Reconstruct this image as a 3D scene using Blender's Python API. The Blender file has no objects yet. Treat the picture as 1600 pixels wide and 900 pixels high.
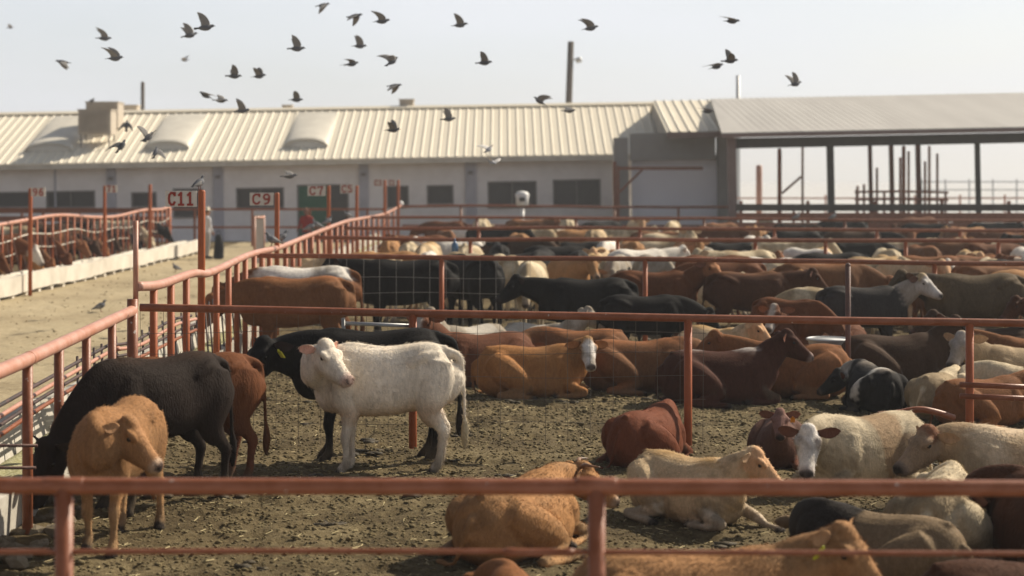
import bpy, math, random
import numpy as np
from mathutils import Vector, Matrix
from mathutils.kdtree import KDTree

random.seed(7)
RNG = np.random.default_rng(11)
R = math.radians
C = bpy.context.scene.collection
scene = bpy.context.scene

# ------------------------------------------------------------------ camera, sky, sun, exposure
FPX, CX, HY, CAMH = 2700.0, 800.0, 280.0, 2.8      # focal length, centre, horizon (in a 1600 px wide frame), camera height
cam_d = bpy.data.cameras.new("camera")
cam = bpy.data.objects.new("camera", cam_d)
C.objects.link(cam)
cam.location = (0, 0, CAMH)
cam.rotation_euler = (R(90), 0, 0)
cam_d.sensor_width = 36.0
cam_d.lens = 36.0 * FPX / 1600.0
cam_d.shift_y = (HY - 450.0) / 1600.0
cam_d.clip_start = 0.1
cam_d.clip_end = 6000
cam_d.dof.use_dof = True
cam_d.dof.focus_distance = 17.0
cam_d.dof.aperture_fstop = 1.5
scene.camera = cam

SUN_EL = R(38)
SUN_DIR = Vector((0.80 * math.cos(SUN_EL), 0.60 * math.cos(SUN_EL), math.sin(SUN_EL)))
world = bpy.data.worlds.new("World")
scene.world = world
world.use_nodes = True
wn, wl = world.node_tree.nodes, world.node_tree.links
wn.clear()
w_out = wn.new("ShaderNodeOutputWorld")
w_bg = wn.new("ShaderNodeBackground")
w_bg.inputs["Strength"].default_value = 0.10
sky = wn.new("ShaderNodeTexSky")
sky.sky_type = "NISHITA"
sky.sun_disc = False
sky.sun_elevation = SUN_EL
sky.sun_rotation = math.atan2(SUN_DIR.x, SUN_DIR.y)
sky.dust_density = 2.0
w_tc = wn.new("ShaderNodeTexCoord")
w_map = wn.new("ShaderNodeMapping")
w_map.inputs["Scale"].default_value = (1.0, 1.0, 4.5)
w_noise = wn.new("ShaderNodeTexNoise")
w_noise.inputs["Scale"].default_value = 3.2
w_noise.inputs["Detail"].default_value = 5
w_noise.inputs["Roughness"].default_value = 0.5
w_ramp = wn.new("ShaderNodeValToRGB")
w_ramp.color_ramp.elements[0].position = 0.36
w_ramp.color_ramp.elements[0].color = (0.66, 0.66, 0.66, 1)
w_ramp.color_ramp.elements[1].position = 0.66
w_ramp.color_ramp.elements[1].color = (0.94, 0.94, 0.94, 1)
w_mix = wn.new("ShaderNodeMix")
w_mix.data_type = "RGBA"
# thin veil of cloud: brightest on the sun's side and towards the horizon
w_dot = wn.new("ShaderNodeVectorMath"); w_dot.operation = "DOT_PRODUCT"
w_dot.inputs[1].default_value = SUN_DIR
w_mr = wn.new("ShaderNodeMapRange"); w_mr.interpolation_type = "SMOOTHSTEP"
w_mr.inputs["From Min"].default_value = -0.75
w_mr.inputs["From Max"].default_value = 0.34
w_mr.inputs["To Min"].default_value = 0.11
w_mr.inputs["To Max"].default_value = 1.0
w_sep = wn.new("ShaderNodeSeparateXYZ")
w_mz = wn.new("ShaderNodeMapRange")
w_mz.inputs["From Min"].default_value = 0.15
w_mz.inputs["From Max"].default_value = 0.7
w_mz.inputs["To Min"].default_value = 1.0
w_mz.inputs["To Max"].default_value = 0.18
w_mul = wn.new("ShaderNodeMath"); w_mul.operation = "MULTIPLY"
w_col = wn.new("ShaderNodeVectorMath"); w_col.operation = "SCALE"
w_col.inputs[0].default_value = (6.5, 6.72, 7.15)
wl.new(w_tc.outputs["Generated"], w_dot.inputs[0])
wl.new(w_dot.outputs["Value"], w_mr.inputs["Value"])
wl.new(w_tc.outputs["Generated"], w_sep.inputs[0])
wl.new(w_sep.outputs["Z"], w_mz.inputs["Value"])
wl.new(w_mr.outputs["Result"], w_mul.inputs[0])
wl.new(w_mz.outputs["Result"], w_mul.inputs[1])
wl.new(w_mul.outputs["Value"], w_col.inputs["Scale"])
wl.new(w_col.outputs["Vector"], w_mix.inputs["B"])
wl.new(w_tc.outputs["Generated"], w_map.inputs["Vector"])
wl.new(w_map.outputs["Vector"], w_noise.inputs["Vector"])
wl.new(w_noise.outputs["Fac"], w_ramp.inputs["Fac"])
wl.new(w_ramp.outputs["Color"], w_mix.inputs["Factor"])
wl.new(sky.outputs["Color"], w_mix.inputs["A"])
wl.new(w_mix.outputs["Result"], w_bg.inputs["Color"])
wl.new(w_bg.outputs["Background"], w_out.inputs["Surface"])

sun_d = bpy.data.lights.new("sun", "SUN")
sun_d.energy = 5.0
sun_d.angle = R(0.6)
sun_d.color = (1.0, 0.89, 0.72)
sun = bpy.data.objects.new("sun", sun_d)
C.objects.link(sun)
sun.rotation_euler = SUN_DIR.to_track_quat("Z", "Y").to_euler()

scene.view_settings.view_transform = "Standard"
scene.view_settings.look = "None"
scene.view_settings.exposure = 0.42
scene.view_settings.gamma = 1.0
scene.view_settings.use_curve_mapping = False
scene.cycles.use_denoising = True
scene.cycles.max_bounces = 6


def G(px, py):
    """ground point seen at a pixel of the 1600 x 900 photograph"""
    d = CAMH * FPX / (py - HY)
    return Vector(((px - CX) * d / FPX, d, 0.0))


def D(px, py, d):
    """point at distance d seen at a pixel"""
    return Vector(((px - CX) * d / FPX, d, CAMH - (py - HY) * d / FPX))


# ------------------------------------------------------------------ object helpers
def tag(o, label=None, cat=None, group=None, kind=None):
    if label: o["label"] = label
    if cat: o["category"] = cat
    if group: o["group"] = group
    if kind: o["kind"] = kind
    return o


def empty(name, loc=(0, 0, 0), rz=0.0):
    o = bpy.data.objects.new(name, None)
    o.empty_display_size = 0.2
    C.objects.link(o)
    o.location = loc
    o.rotation_euler = (0, 0, rz)
    return o


class MB:
    """collects vertices and faces of one mesh"""
    def __init__(self):
        self.v, self.f, self.n = [], [], 0

    def add(self, verts, faces):
        self.v.append(np.asarray(verts, float).reshape(-1, 3))
        n = self.n
        self.f.extend([tuple(i + n for i in f) for f in faces])
        self.n += len(self.v[-1])

    def box(self, c, s, rz=0.0, M=None):
        c, s = np.array(c, float), np.array(s, float) / 2
        v = np.array([[x, y, z] for x in (-1, 1) for y in (-1, 1) for z in (-1, 1)], float) * s
        if rz:
            ca, sa = math.cos(rz), math.sin(rz)
            v = np.stack([v[:, 0] * ca - v[:, 1] * sa, v[:, 0] * sa + v[:, 1] * ca, v[:, 2]], 1)
        self.add(v + c, [(0, 1, 3, 2), (4, 6, 7, 5), (0, 4, 5, 1), (2, 3, 7, 6), (0, 2, 6, 4), (1, 5, 7, 3)])

    def tube(self, pts, r, n=10, cap=True):
        pts = np.array(pts, float)
        m = len(pts)
        r = np.full(m, r) if np.isscalar(r) else np.array(r, float)
        t = np.gradient(pts, axis=0)
        t /= np.linalg.norm(t, axis=1)[:, None] + 1e-12
        ref = np.array([0, 0, 1.0]) if abs(t[:, 2]).mean() < 0.8 else np.array([1.0, 0, 0])
        a = np.cross(ref, t); a /= np.linalg.norm(a, axis=1)[:, None] + 1e-12
        b = np.cross(t, a)
        th = np.linspace(0, 2 * math.pi, n, endpoint=False)
        V = (pts[:, None, :] + r[:, None, None] * (np.cos(th)[None, :, None] * a[:, None, :] + np.sin(th)[None, :, None] * b[:, None, :])).reshape(-1, 3)
        F = []
        for i in range(m - 1):
            for j in range(n):
                k = (j + 1) % n
                F.append((i * n + j, i * n + k, (i + 1) * n + k, (i + 1) * n + j))
        if cap:
            F.append(tuple(range(n - 1, -1, -1)))
            F.append(tuple((m - 1) * n + j for j in range(n)))
        self.add(V, F)

    def ball(self, c, r, nu=12, nv=8):
        r = np.array([r, r, r]) if np.isscalar(r) else np.array(r)
        V = [[0, 0, -1]]
        for i in range(1, nv):
            p = math.pi * i / nv
            for j in range(nu):
                q = 2 * math.pi * j / nu
                V.append([math.sin(p) * math.cos(q), math.sin(p) * math.sin(q), -math.cos(p)])
        V.append([0, 0, 1])
        F = []
        for j in range(nu):
            F.append((0, 1 + (j + 1) % nu, 1 + j))
        for i in range(nv - 2):
            for j in range(nu):
                a, b = 1 + i * nu + j, 1 + i * nu + (j + 1) % nu
                F.append((a, b, b + nu, a + nu))
        last = len(V) - 1
        for j in range(nu):
            F.append((last, 1 + (nv - 2) * nu + j, 1 + (nv - 2) * nu + (j + 1) % nu))
        self.add(np.array(V) * r + np.array(c), F)

    def mesh(self, name, mat=None, smooth=False):
        me = bpy.data.meshes.new(name)
        v = np.concatenate(self.v) if self.v else np.zeros((0, 3))
        me.from_pydata(v.tolist(), [], self.f)
        me.update()
        if smooth:
            me.polygons.foreach_set("use_smooth", np.ones(len(me.polygons), bool))
        if mat:
            me.materials.append(mat)
        return me

    def build(self, name, mat=None, parent=None, smooth=False):
        o = bpy.data.objects.new(name, self.mesh(name, mat, smooth))
        C.objects.link(o)
        if parent:
            o.parent = parent
        return o


def copy_tree(o, parent=None):
    c = o.copy()
    C.objects.link(c)
    if parent:
        c.parent = parent
    for ch in list(o.children):
        copy_tree(ch, c)
    return c


# ------------------------------------------------------------------ value noise on arrays
def vnoise(x, y, seed=0):
    xi, yi = np.floor(x).astype(np.int64), np.floor(y).astype(np.int64)
    fx, fy = x - xi, y - yi
    fx, fy = fx * fx * (3 - 2 * fx), fy * fy * (3 - 2 * fy)

    def h(a, b):
        n = (a * 374761393 + b * 668265263 + seed * 144665) & 0xFFFFFFFF
        n = ((n ^ (n >> 13)) * 1274126177) & 0xFFFFFFFF
        return ((n ^ (n >> 16)) & 0xFFFF) / 65535.0
    return (h(xi, yi) * (1 - fx) + h(xi + 1, yi) * fx) * (1 - fy) + (h(xi, yi + 1) * (1 - fx) + h(xi + 1, yi + 1) * fx) * fy


def fbm(x, y, octs=4, seed=0, gain=0.5):
    s, a, tot = 0, 1.0, 0
    for o in range(octs):
        s = s + a * vnoise(x * 2 ** o, y * 2 ** o, seed + o * 17)
        tot += a
        a *= gain
    return s / tot


# ------------------------------------------------------------------ materials
def mat(name, base, rough=0.7, spec=0.3, var=None, vscale=3.0, bump=0.0, bscale=40.0, metal=0.0, stretch=(1, 1, 1), coords="Object", detail=6,
        lo=0.35, hi=0.65):
    m = bpy.data.materials.new(name)
    m.use_nodes = True
    nt = m.node_tree
    b = nt.nodes["Principled BSDF"]
    b.inputs["Roughness"].default_value = rough
    b.inputs["Specular IOR Level"].default_value = spec
    b.inputs["Metallic"].default_value = metal
    b.inputs["Base Color"].default_value = (*base, 1)
    tc = nt.nodes.new("ShaderNodeTexCoord")
    mp = nt.nodes.new("ShaderNodeMapping")
    mp.inputs["Scale"].default_value = stretch
    nt.links.new(tc.outputs[coords], mp.inputs["Vector"])
    if var:
        n = nt.nodes.new("ShaderNodeTexNoise")
        n.inputs["Scale"].default_value = vscale
        n.inputs["Detail"].default_value = detail
        n.inputs["Roughness"].default_value = 0.65
        r = nt.nodes.new("ShaderNodeValToRGB")
        r.color_ramp.elements[0].position = lo
        r.color_ramp.elements[1].position = hi
        r.color_ramp.elements[0].color = (*base, 1)
        r.color_ramp.elements[1].color = (*var, 1)
        nt.links.new(mp.outputs["Vector"], n.inputs["Vector"])
        nt.links.new(n.outputs["Fac"], r.inputs["Fac"])
        nt.links.new(r.outputs["Color"], b.inputs["Base Color"])
    if bump:
        n2 = nt.nodes.new("ShaderNodeTexNoise")
        n2.inputs["Scale"].default_value = bscale
        n2.inputs["Detail"].default_value = 4
        bp = nt.nodes.new("ShaderNodeBump")
        bp.inputs["Strength"].default_value = bump
        bp.inputs["Distance"].default_value = 0.02
        nt.links.new(mp.outputs["Vector"], n2.inputs["Vector"])
        nt.links.new(n2.outputs["Fac"], bp.inputs["Height"])
        nt.links.new(bp.outputs["Normal"], b.inputs["Normal"])
    return m


M = {}
M["pipe"] = mat("oxide_red_paint", (0.215, 0.064, 0.023), 0.45, 0.36, (0.30, 0.110, 0.06), 7.0, 0.15, 60, lo=0.4, hi=0.7)
M["pipe_orange"] = mat("orange_red_paint", (0.40, 0.112, 0.036), 0.5, 0.25, (0.31, 0.082, 0.032), 4.0, 0.15, 60)
M["pipe_faded"] = mat("faded_pink_red_paint", (0.52, 0.29, 0.22), 0.45, 0.4, (0.43, 0.19, 0.12), 4.0, 0.15, 60)
M["pipe_dark"] = mat("weathered_dark_pipe", (0.10, 0.06, 0.055), 0.6, 0.3, (0.17, 0.08, 0.06), 6.0, 0.2, 60)
M["wire"] = mat("galvanised_wire", (0.30, 0.29, 0.27), 0.5, 0.4)
M["wire_dark"] = mat("rusty_wire", (0.10, 0.085, 0.07), 0.7, 0.3)
M["cable"] = mat("black_rubber_hose", (0.035, 0.03, 0.03), 0.6, 0.3, (0.09, 0.05, 0.045), 8)
M["concrete"] = mat("pale_concrete", (0.52, 0.49, 0.43), 0.9, 0.2, (0.36, 0.33, 0.28), 2.5, 0.3, 25)
M["concrete_far"] = mat("whitewashed_concrete", (0.66, 0.62, 0.54), 0.9, 0.2, (0.50, 0.46, 0.39), 1.2, 0.3, 25)
M["dung"] = mat("dark_dung", (0.030, 0.023, 0.012), 0.7, 0.25, (0.085, 0.064, 0.034), 14, 0.8, 30, lo=.35, hi=.7)
M["rubble"] = mat("dirty_rubble", (0.24, 0.205, 0.15), 0.95, 0.1, (0.13, 0.105, 0.07), 6, 0.5, 30)
M["feed"] = mat("chopped_silage", (0.30, 0.28, 0.13), 0.95, 0.1, (0.46, 0.44, 0.28), 18, 0.8, 40)
M["wall"] = mat("grey_white_plaster", (0.84, 0.80, 0.78), 0.9, 0.2, (0.72, 0.68, 0.655), 0.9, 0.1, 20)
M["wall_grey"] = mat("grey_plaster", (0.32, 0.305, 0.29), 0.9, 0.2, (0.27, 0.255, 0.24), 0.8)
M["wall_lilac"] = mat("pale_lilac_plaster", (0.88, 0.87, 0.92), 0.9, 0.2, (0.84, 0.82, 0.88), 0.5)
M["pilaster"] = mat("blue_grey_pilaster_paint", (0.46, 0.45, 0.49), 0.9, 0.2, (0.38, 0.37, 0.40), 0.8)
M["window"] = mat("dark_window_screen", (0.045, 0.045, 0.047), 0.35, 0.4, (0.065, 0.062, 0.06), 1.5)
M["winframe"] = mat("window_frame_paint", (0.22, 0.20, 0.19), 0.7, 0.2)
M["door"] = mat("green_door_paint", (0.022, 0.10, 0.055), 0.6, 0.3, (0.03, 0.12, 0.07), 3)
M["roof"] = mat("cream_sheet_roof", (0.80, 0.735, 0.60), 0.55, 0.35, (0.74, 0.67, 0.54), 0.5, 0.05, 8, stretch=(2, .4, .4), detail=9, lo=.25, hi=.7)
M["skylight"] = mat("milky_skylight", (0.70, 0.66, 0.57), 0.5, 0.4, (0.60, 0.56, 0.48), 1.2)
M["gutter"] = mat("dull_red_fascia", (0.20, 0.13, 0.11), 0.7, 0.3, (0.26, 0.19, 0.17), 1.5)
M["roof_grey"] = mat("grey_shed_sheet", (0.47, 0.45, 0.42), 0.6, 0.4, (0.40, 0.38, 0.355), 0.4, 0.05, 8, stretch=(3, .3, .3), detail=9)
M["beam_dark"] = mat("dark_steel_beam", (0.055, 0.05, 0.045), 0.7, 0.3, (0.08, 0.07, 0.06), 2)  # dark colour of the beams, two columns and the top plank
M["cooler"] = mat("beige_metal_cabinet", (0.50, 0.44, 0.36), 0.6, 0.3, (0.42, 0.36, 0.29), 2)
M["pole"] = mat("weathered_wood_pole", (0.14, 0.12, 0.105), 0.9, 0.2, (0.09, 0.075, 0.065), 6, stretch=(1, 1, .1))
M["pole_grey"] = mat("galvanised_pole", (0.42, 0.43, 0.44), 0.5, 0.5, metal=0.3)
M["sign"] = mat("white_sign_paint", (0.62, 0.58, 0.53), 0.6, 0.3, (0.50, 0.45, 0.40), 8, lo=.5, hi=.75)
M["letter"] = mat("red_sign_lettering", (0.30, 0.035, 0.022), 0.6, 0.3)
M["tagy"] = mat("yellow_ear_tag", (0.62, 0.62, 0.04), 0.5, 0.4)
M["tago"] = mat("orange_ear_tag", (0.75, 0.30, 0.03), 0.5, 0.4)
M["eye"] = mat("wet_dark_eye", (0.008, 0.006, 0.005), 0.12, 0.6)
M["horn"] = mat("cow_horn", (0.24, 0.12, 0.055), 0.45, 0.4, (0.06, 0.045, 0.04), 6)
M["straw"] = mat("dry_straw", (0.52, 0.44, 0.24), 0.8, 0.2, (0.40, 0.33, 0.18), 3)
M["clod"] = mat("dry_manure_clod", (0.065, 0.049, 0.025), 0.95, 0.1, (0.27, 0.22, 0.12), 38, 0.3, 80, lo=.3, hi=.7)
M["blue"] = mat("blue_plastic", (0.05, 0.13, 0.26), 0.4, 0.4)
M["white"] = mat("white_enamel", (0.74, 0.73, 0.72), 0.4, 0.4)
M["blackcloth"] = mat("black_cloth", (0.02, 0.02, 0.022), 0.9, 0.1)
M["hat"] = mat("pale_straw_hat", (0.62, 0.56, 0.45), 0.8, 0.2)


def soil(name, cols, pos, scale, fine, bump=0.6, straw=None):
    """earth with mottling at two sizes"""
    m = bpy.data.materials.new(name)
    m.use_nodes = True
    nt = m.node_tree
    b = nt.nodes["Principled BSDF"]
    b.inputs["Roughness"].default_value = 0.95
    b.inputs["Specular IOR Level"].default_value = 0.12
    tc = nt.nodes.new("ShaderNodeTexCoord")

    def noise(s, d=6, rgh=0.6):
        n = nt.nodes.new("ShaderNodeTexNoise")
        n.inputs["Scale"].default_value = s
        n.inputs["Detail"].default_value = d
        n.inputs["Roughness"].default_value = rgh
        nt.links.new(tc.outputs["Object"], n.inputs["Vector"])
        return n
    a, c = noise(scale, 8), noise(fine, 6, 0.75)
    mx = nt.nodes.new("ShaderNodeMix")
    mx.data_type = "FLOAT"
    mx.inputs["Factor"].default_value = 0.5
    nt.links.new(a.outputs["Fac"], mx.inputs["A"])
    nt.links.new(c.outputs["Fac"], mx.inputs["B"])
    r = nt.nodes.new("ShaderNodeValToRGB")
    while len(r.color_ramp.elements) < len(cols):
        r.color_ramp.elements.new(0.5)
    for e, p, q in zip(r.color_ramp.elements, pos, cols):
        e.position = p
        e.color = (*q, 1)
    nt.links.new(mx.outputs["Result"], r.inputs["Fac"])
    nt.links.new(r.outputs["Color"], b.inputs["Base Color"])
    bp = nt.nodes.new("ShaderNodeBump")
    bp.inputs["Strength"].default_value = bump
    bp.inputs["Distance"].default_value = 0.03
    nt.links.new(c.outputs["Fac"], bp.inputs["Height"])
    nt.links.new(bp.outputs["Normal"], b.inputs["Normal"])
    return m


# specks of bird lime and chipped paint on the pipes
_nt = M["pipe"].node_tree
_b = _nt.nodes["Principled BSDF"]
_src = _b.inputs["Base Color"].links[0].from_socket
_tc = _nt.nodes.new("ShaderNodeTexCoord")
_n = _nt.nodes.new("ShaderNodeTexNoise"); _n.inputs["Scale"].default_value = 19; _n.inputs["Detail"].default_value = 2
_r = _nt.nodes.new("ShaderNodeValToRGB"); _r.color_ramp.elements[0].position = .735; _r.color_ramp.elements[1].position = .76
_m = _nt.nodes.new("ShaderNodeMix"); _m.data_type = "RGBA"; _m.inputs["B"].default_value = (.50, .44, .40, 1)
_nt.links.new(_tc.outputs["Object"], _n.inputs["Vector"]); _nt.links.new(_n.outputs["Fac"], _r.inputs["Fac"])
_nt.links.new(_r.outputs["Color"], _m.inputs["Factor"]); _nt.links.new(_src, _m.inputs["A"]); _nt.links.new(_m.outputs["Result"], _b.inputs["Base Color"])
M["pen"] = soil("pen_earth", [(0.040, 0.028, 0.014), (0.105, 0.078, 0.040), (0.170, 0.132, 0.070), (0.27, 0.22, 0.125)], [0.34, 0.47, 0.56, 0.68], 0.9, 16.0, 1.0)
M["alley"] = soil("alley_earth", [(0.26, 0.205, 0.125), (0.385, 0.315, 0.20), (0.47, 0.395, 0.26)], [0.35, 0.5, 0.65], 0.35, 7.0, 0.9)
M["plain"] = soil("hazed_plain_earth", [(0.44, 0.44, 0.44), (0.54, 0.54, 0.54), (0.62, 0.62, 0.62)], [0.35, 0.5, 0.65], 0.08, 1.0, 0.3)  # distance haze is put into this whitish earth colour


def coat_material(name, rough=0.75):
    m = bpy.data.materials.new(name)
    m.use_nodes = True
    nt = m.node_tree
    b = nt.nodes["Principled BSDF"]
    b.inputs["Roughness"].default_value = rough
    b.inputs["Specular IOR Level"].default_value = 0.07
    b.inputs["Sheen Weight"].default_value = 0.0
    b.inputs["Sheen Roughness"].default_value = 0.5
    at = nt.nodes.new("ShaderNodeAttribute")
    at.attribute_name = "coat"
    tc = nt.nodes.new("ShaderNodeTexCoord")
    mp = nt.nodes.new("ShaderNodeMapping")
    mp.inputs["Scale"].default_value = (2.0, 2.0, 0.7)
    nt.links.new(tc.outputs["Object"], mp.inputs["Vector"])
    n = nt.nodes.new("ShaderNodeTexNoise")
    n.inputs["Scale"].default_value = 14
    n.inputs["Detail"].default_value = 8
    n.inputs["Roughness"].default_value = 0.7
    nt.links.new(mp.outputs["Vector"], n.inputs["Vector"])
    mr = nt.nodes.new("ShaderNodeMapRange")
    mr.inputs["From Min"].default_value = 0.3
    mr.inputs["From Max"].default_value = 0.7
    mr.inputs["To Min"].default_value = 0.76
    mr.inputs["To Max"].default_value = 1.20
    nt.links.new(n.outputs["Fac"], mr.inputs["Value"])
    mx = nt.nodes.new("ShaderNodeVectorMath")
    mx.operation = "SCALE"
    nt.links.new(at.outputs["Color"], mx.inputs[0])
    nt.links.new(mr.outputs["Result"], mx.inputs["Scale"])
    nt.links.new(mx.outputs["Vector"], b.inputs["Base Color"])
    n2 = nt.nodes.new("ShaderNodeTexNoise")
    n2.inputs["Scale"].default_value = 30
    n2.inputs["Detail"].default_value = 6
    nt.links.new(mp.outputs["Vector"], n2.inputs["Vector"])
    bp = nt.nodes.new("ShaderNodeBump")
    bp.inputs["Strength"].default_value = 0.35
    bp.inputs["Distance"].default_value = 0.02
    nt.links.new(n2.outputs["Fac"], bp.inputs["Height"])
    nt.links.new(bp.outputs["Normal"], b.inputs["Normal"])
    return m


M["coat"] = coat_material("cattle_coat")
M["hair"] = mat("coat_hair", (0.5, 0.5, 0.5), 0.8, 0.10)
_nt = M["hair"].node_tree
_at = _nt.nodes.new("ShaderNodeAttribute")
_at.attribute_name = "coat"
_nt.links.new(_at.outputs["Color"], _nt.nodes["Principled BSDF"].inputs["Base Color"])
# ------------------------------------------------------------------ cattle
def catmull(P, sub):
    P = np.asarray(P, float)
    n = len(P)
    if n < 3:
        t = np.linspace(0, 1, sub + 1)[:, None]
        return P[0] * (1 - t) + P[-1] * t
    E = np.vstack([2 * P[0] - P[1], P, 2 * P[-1] - P[-2]])
    out = []
    for i in range(n - 1):
        p0, p1, p2, p3 = E[i:i + 4]
        for k in range(sub):
            t = k / sub
            out.append(0.5 * (2 * p1 + (p2 - p0) * t + (2 * p0 - 5 * p1 + 4 * p2 - p3) * t * t + (3 * p1 - p0 - 3 * p2 + p3) * t ** 3))
    out.append(P[-1])
    return np.array(out)


def loft(P, rad, n=16, up=(0, 0, 1), sub=4, power=1.0, egg=0.0):
    """closed tube along P with elliptical sections (side radius, up radius); returns verts, faces, parameter along"""
    P = np.asarray(P, float)
    rad = np.asarray(rad, float)
    Q = catmull(np.hstack([P, rad]), sub)
    P, rad = Q[:, :3], np.maximum(Q[:, 3:], 0.004)
    m = len(P)
    t = np.gradient(P, axis=0)
    t /= np.linalg.norm(t, axis=1)[:, None] + 1e-12
    upv = np.asarray(up, float)
    a = np.cross(np.broadcast_to(upv, t.shape), t)
    a /= np.linalg.norm(a, axis=1)[:, None] + 1e-9
    b = np.cross(t, a)
    th = np.linspace(0, 2 * math.pi, n, endpoint=False)
    c, s = np.cos(th), np.sin(th)
    cc = np.sign(c) * np.abs(c) ** power * (1 - egg * s)          # egg > 0: narrower towards the top
    ss = np.sign(s) * np.abs(s) ** power
    V = P[:, None] + rad[:, 0, None, None] * cc[None, :, None] * a[:, None] + rad[:, 1, None, None] * ss[None, :, None] * b[:, None]
    V = V.reshape(-1, 3)
    tip0 = P[0] - t[0] * rad[0].min() * 0.6
    tip1 = P[-1] + t[-1] * rad[-1].min() * 0.6
    V = np.vstack([V, tip0, tip1])
    F = []
    for i in range(m - 1):
        for j in range(n):
            k = (j + 1) % n
            F.append((i * n + j, i * n + k, (i + 1) * n + k, (i + 1) * n + j))
    i0, i1 = m * n, m * n + 1
    for j in range(n):
        k = (j + 1) % n
        F.append((i0, k, j))
        F.append((i1, (m - 1) * n + j, (m - 1) * n + k))
    S = np.concatenate([np.repeat(np.linspace(0, 1, m), n), [0, 1]])
    return V, F, S


def frame(d, roll=0.0):
    """columns: forward, left, up"""
    f = np.array(d, float); f /= np.linalg.norm(f)
    l = np.cross([0, 0, 1.0], f)
    if np.linalg.norm(l) < 1e-3: l = np.array([0, 1.0, 0])
    l /= np.linalg.norm(l)
    u = np.cross(f, l)
    if roll:
        c, s = math.cos(roll), math.sin(roll)
        l, u = l * c + u * s, u * c - l * s
    return np.stack([f, l, u], 1)


NECKS = {   # head origin, head direction, neck middle (None: worked out)
    "alert": ((1.00, 0, 1.34), (0.88, 0, -0.48), None),
    "level": ((1.08, 0, 1.14), (0.85, 0, -0.52), None),
    "low": ((1.10, 0, 0.86), (0.70, 0, -0.72), (0.80, 0, 0.98)),
    "feed": ((1.14, 0, 0.58), (0.55, 0, -0.84), (0.86, 0, 0.84)),
    "back_left": ((0.70, 0.24, 1.25), (-0.62, 0.52, -0.46), (0.74, 0.06, 1.14)),
    "side_left": ((0.90, 0.20, 1.26), (0.25, 0.90, -0.38), (0.76, 0.04, 1.16)),
    "side_right": ((0.90, -0.20, 1.26), (0.25, -0.90, -0.38), (0.76, -0.04, 1.16)),
    "half_left": ((0.96, 0.12, 1.30), (0.70, 0.58, -0.42), None),
    "half_right": ((0.96, -0.12, 1.30), (0.70, -0.58, -0.42), None),
}
LYNECKS = {
    "alert": ((0.88, 0, 0.79), (0.90, 0, -0.42), None),
    "level": ((1.04, 0, 0.70), (0.90, 0, -0.42), None),
    "side_left": ((0.86, 0.20, 0.84), (0.25, 0.90, -0.42), (0.72, 0.05, 0.72)),
    "side_right": ((0.86, -0.20, 0.84), (0.25, -0.90, -0.42), (0.72, -0.05, 0.72)),
    "half_left": ((0.92, 0.13, 0.86), (0.66, 0.62, -0.45), None),
    "half_right": ((0.92, -0.13, 0.86), (0.66, -0.62, -0.45), None),
    "rest_right": ((0.84, -0.34, 0.36), (0.30, -0.80, -0.40), (0.80, -0.14, 0.46)),
    "rest_left": ((0.82, 0.30, 0.40), (0.30, 0.80, -0.45), (0.80, 0.10, 0.50)),
    "back_left": ((0.62, 0.42, 0.52), (-0.75, 0.42, -0.42), (0.80, 0.20, 0.62)),
    "back_right": ((0.62, -0.42, 0.52), (-0.75, -0.42, -0.42), (0.80, -0.20, 0.62)),
}
XS = 0.90
HS = 1.10                # head size
NS = 1.08                # neck thickness
HW = 1.0                 # head width


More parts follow.
